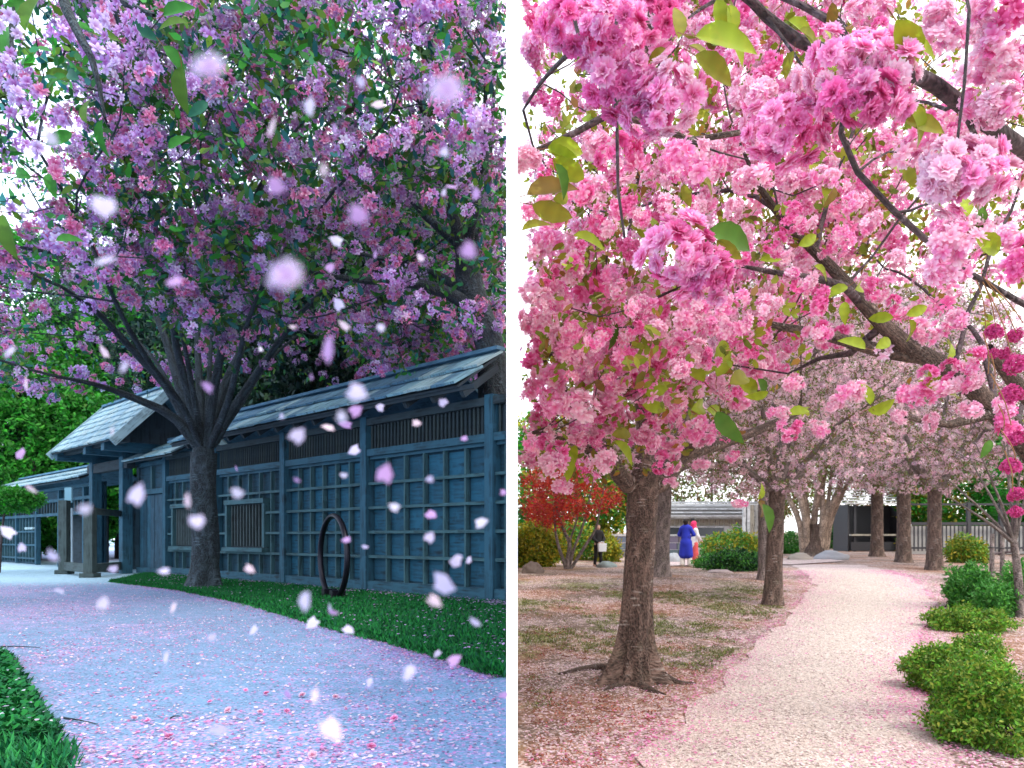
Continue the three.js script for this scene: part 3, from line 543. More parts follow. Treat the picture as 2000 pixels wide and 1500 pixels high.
{
  const w = thing('wing_wall', 'lower timber wall with a pale shingle roof left of the gate', 'wall', origin, WT);
  const T0 = 15.45, T1 = 30;
  for (const [a, b, y0, y1] of [[15.45, 16.9, 0, 2.45], [18.5, 19.2, 0, 2.45], [21.6, T1, 0, 2.45], [16.9, 18.5, 1.65, 2.45], [19.2, 21.6, 1.65, 2.45]]) wl('panel', box(b - a, y1 - y0, .04, -(a + b) / 2, (y0 + y1) / 2, -.05), W.panel, w);
  for (const t of [15.6, 16.9, 18.5, 19.2, 21.6, 24, 26.4, 28.8]) wl('post', box(.14, 2.4, .14, -t, 1.2, .02), W.post, w);
  for (const y of [1.62, 2.05, 2.4]) wl('rail', box(T1 - T0, .09, .1, -(T0 + T1) / 2, y, .045), W.rail, w);
  for (const [a, b] of [[21.7, 23.9], [24.1, 26.3], [26.5, 28.7]]) { for (const y of [.2, .65, 1.1]) wl('rail', box(b - a, .06, .07, -(a + b) / 2, y, .03), W.rail, w); for (let k = 0; k < 6; k++) wl('lattice_bar', box(.05, 1.5, .05, -(a + (k + .5) / 6 * (b - a)), .82, .0), W.bar, w); }
  for (let t = 15.8; t < 29; t += .3) wl('upright_board', box(.05, .34, .04, -t, 1.84, -.005), W.slat, w);
  wl('dark_doorway', box(2.3, 1.6, .05, -20.4, .82, -.7), W.dark, w).name = 'door'; wl('door', box(1.5, 1.6, .05, -17.7, .82, -.6), W.dark, w); wl('inner_board', box(.4, 1.5, .05, -17.9, .8, -.45), W.board, w);
  wl('bracket', box(.9, .07, .07, -21.2, 1.2, .35), W.gatePaleb, w);
  shingles(w, 15.5, T1, -.3, 2.95, .6, 2.5, 2, .42, [W.gatePale, W.gatePaleb, W.shinglec], [-1, 2.5]);
}
{ // barrier of posts and rails in front of the gate
  const a = onL(126, 1121), b = onL(176, 1128), c = WALL(13.0, .45), g = thing('post_barrier', 'low barrier of weathered square posts and rails before the gate', 'barrier', a);
  const bar = (p, q, y, h) => { const v = q.clone().sub(p), L = v.length(), m = box(L, h, .09); m.rotateY(-Math.atan2(v.z, v.x)); const c0 = p.clone().add(q).multiplyScalar(.5).sub(a); m.translate(c0.x, y, c0.z); return m; };
  for (const [p, h, w] of [[a, 1.82, .2], [b, 1.58, .2]]) { const q = p.clone().sub(a); wl('post', box(w, h, w, q.x, h / 2, q.z), W.frame, g); wl('post_foot', box(w + .12, .1, w + .12, q.x, .05, q.z), W.frame, g); }
  wl('rail', bar(b, c, 1.5, .15), W.frame, g); wl('rail', bar(a, b, .2, .2), W.frame, g); wl('rail', bar(b, c, .2, .2), W.frame, g);
}
{
  const p = WALL(15.2, .95), g = thing('notice_board', 'pale upright notice board with many lines, beside the gate post', 'sign', p, WT + .2);
  wl('board', box(.34, 1.45, .04, 0, .95, 0), std({ color: lin(.5, .62, .7) }), g); for (let k = 0; k < 15; k++) wl('text_line', box(.24 + .06 * hash(k, 3), .03, .006, 0, .33 + k * .088, .023), W.post, g);
  wl('board', box(.34, .4, .04, 0, 2.02, 0), std({ color: lin(.2, .38, .46) }), g); wl('stake', box(.06, 2.2, .05, 0, 1.1, -.045), W.post, g);
}
{
  const p = onL(651, 1170), g = thing('ring_sculpture', 'dark metal ring standing upright on the grass before the lattice wall', 'sculpture', p, -1.0);
  const metal = std({ color: lin(.012, .012, .02), roughness: .35, metalness: .6 });
  const ring = new THREE.TorusGeometry(.57, .038, 10, 72); ring.scale(1, 1.05, 1.15); ring.translate(0, .62, 0);
  wl('ring', ring, metal, g); for (const s of [-1, 1]) { const f = box(.13, .16, .2, s * .17, .06, 0); wl('foot', f, metal, g); }
}

// ------------------------------------------------------------------ left garden: trees and falling petals
const A = at;
const inView = (w) => (w.y - EYE) / -w.z < .8 + .1 * fbm(w.x, w.z, 6, 2);   // crowns end a little above what the photograph shows
const mostly = (base, s, lo, off) => (q) => fbm((q.x + base.x) * s + off, (q.y + base.y) * s, (q.z + base.z) * s, 3) * 1.6 + rr(-.18, .18) > lo;
{ // the cherry in front of the timber wall
  const base = onL(400, 1150), t = thing('cherry_tree', 'large cherry with a stout dark trunk standing before the timber wall', 'tree', base);
  const rel = (p) => p.clone().sub(base), D = 13.5;
  const limb = (list, r0, r1) => ({ pts: list.map(([x, y, d]) => rel(A(x, y, d))), r0, r1, from: 0 });
  const trunkPts = [[400, 1152], [402, 1080], [398, 1000], [396, 930], [398, 885]].map(([x, y]) => rel(A(x, y, D)));
  part('trunk', trunkGeo(trunkPts, .22, .215, .16, [[.3, .2, .8], [1.7, .16, .6], [2.9, .2, .9], [4.2, .2, .7], [5.3, .15, .6]], 44, .11), B.left, t);
  const limbs = [
    { pts: [[398, 900, D], [398, 875, D]].map(([x, y, d]) => rel(A(x, y, d))), r0: .2, r1: .18 },
    limb([[392, 885, D], [340, 815, 13.1], [255, 775, 12.6], [190, 752, 12.0], [110, 735, 11.2]], 0.088, 0.021), limb([[392, 882, D], [330, 760, 13.3], [265, 690, 12.8], [190, 610, 12], [120, 560, 11]], 0.095, 0.025),
    limb([[394, 880, D], [352, 760, 13.8], [322, 660, 14.2], [280, 560, 14.6], [240, 470, 15]], 0.095, 0.028), limb([[396, 880, D], [368, 770, 13.2], [345, 680, 12.8], [330, 560, 12], [300, 420, 10.8]], 0.088, 0.028),
    limb([[400, 880, D], [390, 760, 14], [385, 650, 14.8], [380, 520, 15.6]], 0.088, 0.028), limb([[402, 880, D], [420, 750, 13.1], [440, 650, 12.6], [470, 520, 11.4], [500, 380, 10]], 0.088, 0.028),
    limb([[404, 882, D], [432, 770, 13.8], [482, 665, 14], [545, 560, 14.2], [600, 470, 14.2]], 0.095, 0.028), limb([[406, 886, D], [455, 800, 13.4], [515, 710, 13], [580, 620, 12.4], [660, 540, 11.6]], 0.088, 0.025),
    limb([[398, 880, D], [376, 760, 12.9], [352, 640, 12.2], [300, 500, 11]], 0.061, 0.017), limb([[402, 880, D], [408, 750, 13.9], [415, 640, 14.4], [430, 520, 15]], 0.061, 0.017), limb([[400, 882, D], [356, 800, 14], [300, 700, 14.6], [240, 640, 15]], 0.061, 0.017), limb([[405, 882, D], [470, 790, 14], [530, 700, 14.4], [600, 640, 15]], 0.061, 0.017),
    limb([[404, 884, D], [440, 800, 13], [462, 720, 12], [480, 640, 10.8], [520, 540, 9.4]], 0.068, 0.021), limb([[396, 884, D], [360, 800, 12.8], [300, 720, 11.6], [240, 620, 10], [180, 480, 8.6]], 0.068, 0.021),
  ];
  limbs.slice(1).forEach((l) => l.from = 1);
  const low = (p) => { const w = p.clone().add(base); return LEFT(w) && w.y > 3.9 + 2.6 * Math.exp(-Math.hypot(p.x, p.z) / 2.6) + .5 * fbm(w.x, w.z, 2, 2) && w.z < -5.2 && inView(w); };
  const c = rel(V(-5.6, 7.3, -11.8)), pts = crownPoints(1300, c, V(8.2, 4.1, 6.4), low, .5, -.085);
  const g = growTree({ limbs, points: pts, step: .34, kill: .45, reach: 4.5, tipR: .0075, exp: 2.25, sides: [12, 6, 4, 3] });
  part('limbs', g.limbs, B.left, t); part('twigs', g.twigs, B.left, t);
  const ok = (q) => { const w = q.clone().add(base); return LEFT(w) && w.y > 3.5 && inView(w); };
  const fl = mostly(base, .7, -.06, 3), lf = mostly(base, .7, -.04, 33);
  const tips = g.tips.filter(() => rnd() < .75);
  spray('blossoms', CL.left, petalMat, [...around(tips, 2, .24, ok), ...around(pts, 3, .34, ok)].filter(fl), .12, t, .8, 1.4);
  spray('foliage', SP.leftLeaf, leafMat, [...around(tips, 4, .3, ok), ...around(pts, 5, .42, ok)].filter(lf), .12, t, .7, 1.7);
}
{ // the cherry behind the wall at the right end
  const base = WALL(-.25, -1.7); base.x = -.42; const t = thing('cherry_tree', 'dark cherry leaning left behind the right end of the timber wall', 'tree', base), rel = (p) => p.clone().sub(base), D = -base.z;
  const L = (list, r0, r1, from) => ({ pts: list.map(([x, y, d]) => rel(A(x, y, d))), r0, r1, from });
  const limbs = [
    { pts: [base.clone(), ...[[964, 900, D], [963, 760, D], [955, 670, D], [930, 600, D], [912, 530, D]].map(([x, y, d]) => A(x, y, d))].map(rel), r0: .25, r1: .19 },
    L([[940, 612, D], [880, 575, D - .2], [800, 552, D - .5], [720, 548, D - .9], [640, 540, D - 1.3]], .11, .03, 1), L([[930, 590, D], [860, 540, D + .4], [790, 515, D + .8], [700, 495, D + 1]], .08, .025, 1),
    L([[915, 540, D], [890, 440, D - .4], [860, 330, D - .9], [820, 200, D - 1.5]], .11, .03, 1), L([[914, 540, D], [935, 420, D + .2], [955, 300, D + .3], [965, 180, D + .3]], .1, .03, 1), L([[905, 510, D], [930, 400, D - .6], [945, 280, D - 1.2], [950, 120, D - 2]], .07, .02, 1), L([[900, 480, D], [830, 420, D - .2], [760, 340, D - .4], [690, 290, D - .6]], .07, .02, 1),
  ];
  const ok0 = (p) => { const w = p.clone().add(base); return LEFT(w) && w.y > 4.4 + 1.7 * Math.exp(-Math.abs(w.x + .7) / 1.1) * (w.z > -12.2 ? 1 : .3) && inView(w); };
  const pts = crownPoints(520, rel(V(-2.2, 7.4, -11.4)), V(3.9, 3.7, 4.2), ok0, .6, -.06);
  const g = growTree({ limbs, points: pts, step: .32, kill: .45, reach: 4, tipR: .008, exp: 2.2, sides: [12, 6, 4, 3] });
  part('limbs', g.limbs, B.left, t); part('twigs', g.twigs, B.left, t);
  const ok = (q) => ok0(q.clone().add(V(0, .3, 0)));
  spray('blossoms', CL.left, petalMat, [...around(g.tips, 1, .28, ok), ...around(pts, 3, .4, ok)], .12, t, .65, 1.25);
  spray('foliage', SP.leftLeaf, leafMat, [...around(g.tips, 5, .34, ok), ...around(pts, 6, .45, ok)], .13, t, .5, 1.2);
}
{ // a near branch that hangs in from the left, with single blossoms and leaves
  const base = V(-4.3, GL, -2.6), t = thing('cherry_tree', 'near cherry whose branch of lilac blossoms hangs in at the top left corner', 'tree', base), rel = (p) => p.clone().sub(base);
  const L = (list, r0, r1, from) => ({ pts: list.map(([x, y, d]) => rel(A(x, y, d))), r0, r1, from });
  const limbs = [{ pts: [V(0, 0, 0), V(.05, 1.2, 0), V(.2, 2.2, -.1), V(.7, 3.0, -.2), V(1.5, 3.35, -.3)], r0: .2, r1: .05 },
    { pts: [V(1.4, 3.3, -.3), ...[[60, -60, 3.4], [180, -20, 3.2], [300, 30, 3.1]].map(([x, y, d]) => rel(A(x, y, d)))], r0: .04, r1: .01, from: 1 }, L([[100, -45, 3.3], [150, 60, 3], [185, 130, 2.9], [205, 230, 2.9]], .02, .005, 1), L([[60, -60, 3.4], [20, 60, 3.2], [30, 160, 3.1], [50, 250, 3.1]], .02, .005, 1), L([[210, -10, 3.2], [250, 70, 3.3], [330, 110, 3.4]], .014, .005, 1)];
  const g = growTree({ limbs, points: [], step: .2 });
  part('limbs', g.limbs, B.left, t); g.few.forEach((k) => part('twig', k, B.left, t));
  const put = (x, y, d, n, s, geos) => { for (let k = 0; k < n; k++) { const p = rel(A(x + rr(-1, 1) * s, y + rr(-1, 1) * s, d + rr(-.12, .12))), m = part('blossom', pick(geos), petalMat, t); m.position.copy(p); m.quaternion.copy(toward(V(rr(-.7, .7), rr(-.7, .4), rr(.3, 1)).normalize())); m.scale.setScalar(rr(.024, .034)); } };
  const [li, ro, fr] = blossomOpen;
  put(205, 40, 2.9, 13, 38, [li, li, fr]); put(265, 15, 3, 7, 30, [li, li]); put(235, 95, 2.9, 10, 36, [li, li, fr]); put(285, 105, 3, 6, 28, [li]); put(20, 130, 2.9, 8, 36, [fr, li]); put(25, 195, 2.9, 9, 36, [fr, li]); put(75, 185, 3, 3, 12, [li, ro]); put(60, 260, 3, 9, 46, [fr, li, fr]); put(105, 225, 3, 4, 20, [li]); put(15, 50, 2.9, 4, 24, [fr]); put(105, 335, 3.2, 5, 22, [ro, fr]); put(255, 265, 3.4, 3, 12, [ro, li]);
  const gl = ['green', 'green', 'olive'].map((k) => LEAF[k]);
  const gl2 = [leafGeo([.03, .2, .02]), leafGeo([.07, .17, .015]), leafGeo([.02, .14, .08])];
  for (const [x, y, len, a, k] of [[15, 110, 60, 100, 0], [50, 60, 70, 75, 1], [90, 145, 45, 5, 1], [85, 155, 22, 10, 2], [130, 150, 45, 190, 0], [155, 155, 40, 150, 2], [180, 65, 45, 20, 1], [170, 240, 50, 100, 1], [140, 260, 45, 210, 0], [200, 235, 60, 250, 0], [320, 30, 55, 10, 0], [355, 130, 70, 260, 1], [320, 90, 50, 320, 0], [60, 345, 40, 160, 0], [95, 340, 42, 290, 0], [5, 420, 70, 280, 1], [110, 470, 40, 20, 0], [330, 290, 40, 30, 0], [405, 200, 40, 220, 2], [250, 40, 50, 330, 2], [10, 20, 44, 30, 0], [365, 45, 46, 200, 1]]) {
    const m = part('leaf', gl2[k], leafMat, t), d = rr(2.8, 3.3); m.position.copy(rel(A(x, y, d))); m.quaternion.copy(E(rr(-.5, .3), rr(-.6, .6), (a - 90) * Math.PI / 180)); m.scale.setScalar(len / F * d * 1.15);
  }
}
function bush(name, label, cat, base, c, r, n, geos, size, o = {}) {   // trunk and crown of leaves for a background tree or a shrub
  const t = thing(name, label, cat, base, 0, o.group), keep = o.keep ?? (() => true);
  if (o.stem) { const top = V(c.x * .8, c.y + r.y * .3, c.z * .8), g = growTree({ limbs: [{ pts: [V(0, -.1, 0), V(top.x * .4, top.y * .5, top.z * .4), top], r0: o.stem, r1: o.stem * .4 }], points: crownPoints(o.twigs ?? 90, c, r, (p) => keep(p.clone().add(t.position)), .5), step: r.x * .14, kill: r.x * .14, reach: r.x * 1.5, tipR: o.tip ?? .012, sides: [8, 5, 3, 3] }); if (g.limbs) part('trunk', g.limbs, o.bark ?? B.dark, t); if (g.twigs) part('branches', g.twigs, o.bark ?? B.dark, t); }
  const pts = []; let guard = 0;
  const ls = rnd() * 40; while (pts.length < n && guard++ < n * 30) { const p = crownPoints(1, c, r, () => true, o.shell ?? .3, -9, o.lump ?? .3, ls)[0]; if (p && keep(p.clone().add(t.position)) && (!o.floor || p.y > o.floor)) pts.push(p); }
  spray('foliage', geos, leafMat, pts, size, t, o.lo ?? .6, o.hi ?? 1.3); return t;
}
{ const k = (p) => p.x < -.25; let b;
  const bg = (label, px, d, y0, c, r, n, geos, size, stem, extra) => bush('broadleaf_tree', label, 'tree', V((px - HX) / F * d, y0, -d), c, r, n, geos, size, { stem, keep: k, ...extra });
  bg('bright green tree rising beyond the low wing wall at the left edge', 70, 31, GL, V(0, 4.6, 0), V(4.6, 4.2, 3.4), 11000, SP.green, .2, .22);
  bg('second green tree behind the gate roof, with mixed bright and dark green leaves', 235, 33, GL, V(0, 6.2, 0), V(4.6, 5.2, 3), 8500, [...SP.green, ...SP.darkGreen], .21, .24);
  bg('tall green tree far behind the wing wall at the left edge', 40, 40, GL, V(0, 9.5, 0), V(8, 7.5, 3), 9000, [...SP.green, ...SP.darkGreen], .27, .3);
  bg('dark evergreen tree behind the shingled roof right of the cherry trunk', 560, 25, GL, V(0, 6.2, 0), V(5, 5.4, 2.6), 11000, SP.darkGreen, .2, .26, { lo: .5, hi: 1.1 });
  bg('dark evergreen tree behind the roof at the white wall', 860, 19, GL, V(-.4, 5.6, 0), V(3.6, 5, 2.2), 9000, SP.darkGreen, .18, .24, { lo: .5, hi: 1.0 });
  bg('tall dark evergreen behind the cherry crown, left of the gate', 330, 38, GL, V(0, 8, 0), V(6, 7, 3), 9000, [...SP.darkGreen, ...SP.green], .26, .3);
  bg('dark evergreen far behind between cherry crown and white wall', 740, 31, GL, V(0, 7.4, 0), V(5.4, 6.6, 3), 8500, [...SP.darkGreen, ...SP.green], .25, .3, { lo: .5, hi: 1.0 });
  bush('shrub', 'bright green shrub before the wing wall at the left edge', 'shrub', V(-13.1, GL, -19.6), V(.25, 1.86, 0), V(.8, .3, .6), 1100, SP.green, .09, { stem: .05, twigs: 50, tip: .008 });
}
{ // petals in the air
  const pal = [['frost', 1], ['frost', 1], ['lilac', .9], ['pale', 1]], shapes = [0, 1, 2, 3, 4].map((i) => { const a = acc(), c = PAL[pal[i % 4][0]], w = c.tip[i % 3].map((x) => Math.min(.9, x * .97)); petalInto(a, V(0, -.5, 0), E(0, 0, 0), 1, [.85, 1, .95, .75, 1.05][i], -.4, w.map((x) => x * .92), w, 2); return fin(a); });
  const spotOf = (x, y) => y > 1300 ? 'low over the near blue gravel' : y > 1180 ? (x > 600 ? 'over the edge of the dark lawn strip' : 'over the middle of the blue gravel') : y > 880 ? (x < 350 ? 'before the gate and its barrier' : x < 600 ? 'before the barred window bay' : x < 720 ? 'before the lattice beside the ring' : 'before the lattice bay next to the white wall') : y > 770 ? (x > 480 ? 'under the eave of the timber wall' : 'before the gate roof') : y > 560 ? (x < 300 ? 'before the lower left limbs of the cherry' : 'just above the shingled roof') : x > 780 ? 'before the dark branches near the white wall' : 'before the middle of the left canopy';
  const open = blossomOpen[2];
  const petal = (px, py, s, d, label, ang = rr(0, 6.28), flat = rr(.5, 1.1), g = pick(shapes), group) => {
    const m = part(numbered('falling_petal'), g, petalMat); m.position.copy(A(px, py, d)); m.quaternion.copy(E(rr(-.5, .5), Math.acos(Math.min(1, flat)) * (rnd() < .5 ? -1 : 1), ang, 'ZYX')); m.scale.setScalar(s / F * d * (g === open ? .55 : 1.05)); tag(m, label, 'petal', group);
  };
  for (const [x, y, s, where] of [[560, 540, 78, 'big white blossom blurred in the air before the middle of the left canopy'], [410, 135, 74, 'blurred white blossom in the air below the sky gap of the left canopy'], [872, 180, 74, 'blurred lilac blossom in the air near the top right of the left canopy']]) petal(x, y, s * .95, .2, where, 0, 1, open);
  for (const [x, y, s, where] of [[205, 500, 52, 'large pale petal before the left part of the canopy'], [203, 400, 56, 'large lilac petal high before the left part of the canopy'], [632, 675, 60, 'heart shaped lilac petal just above the shingled roof'], [865, 1147, 56, 'big lilac petal before the foot of the lattice wall near the white wall'], [850, 1178, 36, 'round white petal right below a lilac petal at the foot of the lattice wall'], [797, 1310, 40, 'round white petal over the far edge of the blue gravel'], [262, 960, 48, 'long lilac petal before the front gate post'], [167, 996, 32, 'round lilac petal before the top of the barrier post'], [97, 1085, 30, 'round lilac petal before the dark doorway'], [237, 716, 30, 'round white petal before the lower limbs of the left cherry'], [755, 922, 42, 'upright lilac petal before the upper lattice beside the second post'], [463, 965, 32, 'white petal just above the barred window'], [385, 1018, 34, 'lilac petal before the cherry trunk'], [360, 975, 36, 'pale petal at the left side of the cherry trunk'], [590, 1170, 44, 'white petal in front of the left foot of the ring'], [700, 765, 44, 'pale petal before the edge of the shingled roof'], [585, 850, 36, 'lilac petal under the eave left of the middle'], [665, 815, 32, 'lilac petal among several under the eave'], [915, 490, 40, 'lilac petal beside the leaning trunk'], [700, 420, 46, 'folded pale petal in the right half of the left canopy'], [12, 685, 34, 'round pale petal at the left edge below the canopy'], [203, 1178, 32, 'white petal low over the gravel before the gate'], [650, 1425, 60, 'pale pink petal low over the near blue gravel'], [600, 210, 40, 'pale petal in the upper middle of the left canopy'], [525, 240, 46, 'white petal in the upper left middle of the canopy'], [627, 328, 30, 'white petal near the middle of the left canopy'], [540, 365, 40, 'pale folded petal left of the middle of the canopy'], [340, 545, 40, 'pale petal before the lower left canopy'], [90, 265, 44, 'pale petal among the near blossoms at top left'], [610, 1362, 34, 'faint pink petal over the near gravel'], [430, 1430, 44, 'faint lilac petal low over the near gravel']]) petal(x, y, s * .9, rr(.3, .42), where, rr(0, 3.1), rr(.75, 1));
  for (const [x, y, s] of [[655, 468, 26], [730, 495, 16], [645, 520, 20], [657, 593, 26], [668, 637, 26], [198, 687, 28], [45, 752, 30], [400, 757, 26], [36, 886, 26], [688, 878, 24], [838, 938, 16], [815, 826, 18], [865, 787, 20], [741, 795, 16], [672, 930, 18], [768, 988, 22], [843, 1003, 24], [841, 1048, 22], [940, 1018, 28], [892, 1098, 30], [917, 1096, 16], [488, 1113, 22], [460, 918, 14], [548, 812, 12], [40, 1068, 18], [223, 1112, 18], [318, 1112, 22], [112, 1158, 24], [333, 1188, 24], [416, 1245, 18], [490, 1230, 24], [607, 1218, 28], [640, 1187, 22], [652, 1200, 22], [683, 1228, 24], [923, 1217, 26], [887, 1285, 30], [14, 1035, 30], [714, 1070, 14], [674, 1052, 18], [696, 800, 26], [640, 830, 26], [672, 833, 26], [868, 293, 20], [925, 375, 26], [885, 360, 26], [820, 505, 22], [870, 375, 16], [855, 1280, 18], [985, 962, 14], [580, 940, 14], [735, 200, 26], [700, 160, 22], [650, 250, 20], [60, 960, 26], [215, 843, 20], [982, 1360, 20], [720, 1330, 20], [560, 1360, 22], [320, 1280, 26], [905, 855, 14], [605, 735, 14], [510, 680, 12], [745, 640, 18], [570, 640, 14]]) petal(x, y, s, rr(.4, .75), 'small pale petal in the air ' + spotOf(x, y), undefined, undefined, undefined, 'small petals drifting in the air');
}
{ // twigs on the blue gravel
  const tw = (a, b, r, label) => { const p = a.clone().add(b).multiplyScalar(.5), t = thing('twig', label, 'twig', p), pts = curve([a.clone().sub(p), V(0, .006, .01), b.clone().sub(p)], 6); pts.forEach((q) => q.y += r); part('stick', tube(pts, pts.map((_, i) => r * (1 - i * .09)), 6, true, .2), B.left, t); part('side_shoot', tube([pts[3], pts[3].clone().add(V(.02, .012, .035))], [r * .6, r * .3], 5), B.left, t); };
  tw(onL(125, 1404), onL(190, 1416), .005, 'bare dark twig on the blue gravel next to the near left corner'); tw(onL(2, 1264), onL(78, 1266), .006, 'long thin twig on the gravel at the left edge'); tw(onL(332, 1404), onL(352, 1400), .004, 'short twig among pink petals in the middle of the near gravel');
  // whole blossoms that have dropped on the gravel
  for (const [x, y, s] of [[330, 1443, 24], [725, 1463, 26], [262, 1407, 18], [288, 1413, 18], [520, 1358, 16], [590, 1362, 20], [445, 1392, 20], [610, 1480, 24], [508, 1395, 18], [560, 1393, 16], [840, 1352, 14], [925, 1375, 14], [770, 1408, 22], [480, 1352, 12], [410, 1375, 14], [655, 1365, 18]]) { const p = onL(x, y), m = part(numbered('fallen_blossom'), pick([blossomFull.pale[0], blossomFull.pink[0], blossomFull.pink[1]]), petalMat); m.position.copy(p).add(V(0, .012, 0)); m.quaternion.copy(toward(V(rr(-.4, .4), 1, rr(0, .6)).normalize())); m.scale.setScalar(s / F * -p.z * .45); tag(m, 'whole pink blossom dropped on the blue gravel, ' + (y > 1430 ? 'close to the bottom edge' : x < 275 ? 'near the left twig' : x < 300 ? 'right of the one by the left twig' : x < 500 ? (y > 1380 ? 'left of the middle, in the nearer row' : 'left of the middle, in the farther row') : x < 640 ? (y > 1380 ? 'in the middle, in the nearer row' : 'in the middle, in the farther row') : 'towards the white wall'), 'blossom', 'whole blossoms dropped on the gravel'); }
}

// ------------------------------------------------------------------ right garden: the cherry beside the path
const MIDS = CL.mid.slice(0, 7);
function pompom(t, geos, p, r, up = 1) { const m = part('blossom_cluster', pick(geos), petalMat, t); m.position.copy(p); m.quaternion.copy(E(rr(-.5, .5), rnd() * 6.28, rr(-.5, .5))); m.scale.set(r * rr(.88, 1.12), r * up, r * rr(.9, 1.1)); return m; }
function bigLeaf(t, base, x, y, len, ang, d, k, tilt = rr(-.7, .35)) { const m = part('leaf', LEAF[rnd() < .08 ? 'bronze' : k], leafMat, t); m.position.copy(A(x, y, d).sub(base)); m.quaternion.copy(E(tilt, rr(-.7, .7), (ang - 90) * Math.PI / 180, 'ZXY')); m.scale.setScalar(len / F * d * 1.1); }
{
  const base = onR(1236, 1332), D = -base.z, t = thing('cherry_tree', 'stout brown cherry trunk with spreading roots on the bare ground left of the pale path', 'tree', base), rel = (p) => p.clone().sub(base);
  const L = (list, r0, r1, from = 1) => ({ pts: list.map(([x, y, d]) => rel(A(x, y, D + d))), r0, r1, from });
  const tp = [[1236, 1338], [1240, 1250], [1246, 1130], [1252, 1040], [1256, 975], [1258, 935]].map(([x, y]) => rel(A(x, y, D)));
  part('trunk', trunkGeo(tp, .145, .17, .14, [[2.75, .1, 2.4], [.3, .1, 2.2], [1.5, .09, 1.3], [4.4, .2, .7], [.95, .06, 1.2], [2.1, .06, 1.1]], 60, .12), B.right, t);
  for (const [pts, r] of [[[[1228, 1322], [1178, 1308], [1138, 1310], [1092, 1320]], .13], [[[1244, 1326], [1292, 1326], [1330, 1336], [1358, 1335]], .12], [[[1238, 1334], [1272, 1350], [1300, 1357]], .1], [[[1232, 1332], [1200, 1344], [1178, 1350]], .1]]) { const c = curve(pts.map(([x, y]) => { const p = onR(x, y); p.y = hG(p.x, -p.z) + .0; return rel(p); }), 10); part('root', tube(c, c.map((_, i) => r * (1 - .88 * Math.pow(i / 10, .7))), 10, true, .3), B.right, t); }
  const limbs = [{ pts: [[1257, 950, 0], [1259, 925, 0]].map(([x, y, d]) => rel(A(x, y, D + d))), r0: .165, r1: .15 },
    L([[1245, 960, 0], [1215, 935, -.1], [1195, 900, -.3], [1150, 830, -.7], [1100, 760, -1.1], [1060, 700, -1.5]], .105, .025, 0), L([[1258, 945, 0], [1263, 890, .1], [1262, 830, .15], [1250, 760, 0], [1235, 660, -.3], [1225, 560, -.8]], .14, .04, 0),
    L([[1275, 955, 0], [1305, 925, .1], [1335, 890, .2], [1400, 868, .5], [1470, 845, .9], [1560, 805, 1.4]], .12, .04, 0), L([[1290, 945, 0], [1318, 880, .6], [1345, 800, 1.1], [1380, 700, 1.6]], .09, .03, 0), L([[1262, 850, .1], [1300, 770, -.3], [1350, 690, -.8], [1420, 600, -1.3]], .07, .02), L([[1335, 890, .2], [1390, 830, -.3], [1440, 790, -.8], [1490, 760, -1.2]], .05, .015), L([[1190, 890, -.3], [1130, 870, -.9], [1080, 850, -1.6], [1040, 845, -2.1]], .05, .012)];
  const okc = (p) => { const w = p.clone().add(base), q = EYE + (w.z * -.10); return RIGHT(w) && w.y > (w.x < 1.5 ? 2.15 : 2.45 + Math.max(0, w.x - 1.9) * 1.1) + .7 * Math.exp(-Math.hypot(p.x, p.z) / .8) + .25 * fbm(w.x, w.z, 9, 2) && w.z < -5.2; };
  const pts = crownPoints(430, rel(V(1.5, 4.6, -8.3)), V(2.9, 2.6, 3.1), okc, .6, -.04);
  const g = growTree({ limbs, points: pts, step: .26, kill: .36, reach: 3.5, tipR: .006, exp: 2.3, sides: [14, 7, 5, 3], droop: .05 });
  part('limbs', g.limbs, B.right, t); part('twigs', g.twigs, B.dark, t);
  const spots = [[1130, 565, 92, 0], [1060, 572, 70, 0], [1085, 482, 80, 0], [1160, 480, 66, 0], [1100, 680, 78, 0], [1165, 675, 72, 0], [1240, 655, 60, 0], [1060, 745, 70, 0], [1115, 800, 84, 0], [1190, 765, 74, 0], [1220, 725, 66, 0], [1075, 880, 62, 0], [1090, 912, 60, 0], [1183, 905, 54, 0], [1265, 855, 50, 0], [1300, 905, 44, 0], [1352, 835, 50, 0], [1372, 862, 40, 0], [1310, 870, 40, 0], [1325, 790, 48, 0], [1310, 755, 38, 0], [1350, 715, 44, 0], [1270, 710, 52, 0], [1150, 720, 60, 0], [1045, 690, 60, 0], [1130, 850, 44, 0], [1160, 810, 50, 0], [1370, 910, 30, 1], [1310, 945, 26, 1], [1430, 890, 26, 1], [1445, 985, 24, 0], [1040, 620, 64, 0], [1360, 655, 54, 0], [1290, 640, 54, 0], [1430, 658, 46, 0], [1330, 620, 50, 0], [1480, 560, 44, 0], [1180, 620, 62, 0], [1210, 810, 46, 0], [1025, 900, 40, 0], [1095, 945, 40, 0], [1250, 800, 44, 0], [1285, 690, 50, 0]];
  for (const [x, y, s] of spots) { const d = mix(7.4, 5.4, Math.min(1, s / 90)) + rr(-.4, .4); pompom(t, MIDS, rel(A(Math.max(1034, x), y, d)), s / F * d * .6, .95); }
  const ok = (q) => { const w = q.clone().add(base); return w.x > .16 && w.y > 1.9 && w.z < -4.6; };
  const cl = around([...pts.filter(() => rnd() < .9), ...g.tips.filter(() => rnd() < .12)], 2, .28, ok);
  cl.sort((a, b) => b.z - a.z);
  cl.slice(0, 240).forEach((p) => pompom(t, CL.mid, p, rr(.08, .14)));
  spray('blossoms', CL.small, petalMat, cl.slice(240), .105, t, .8, 1.15);
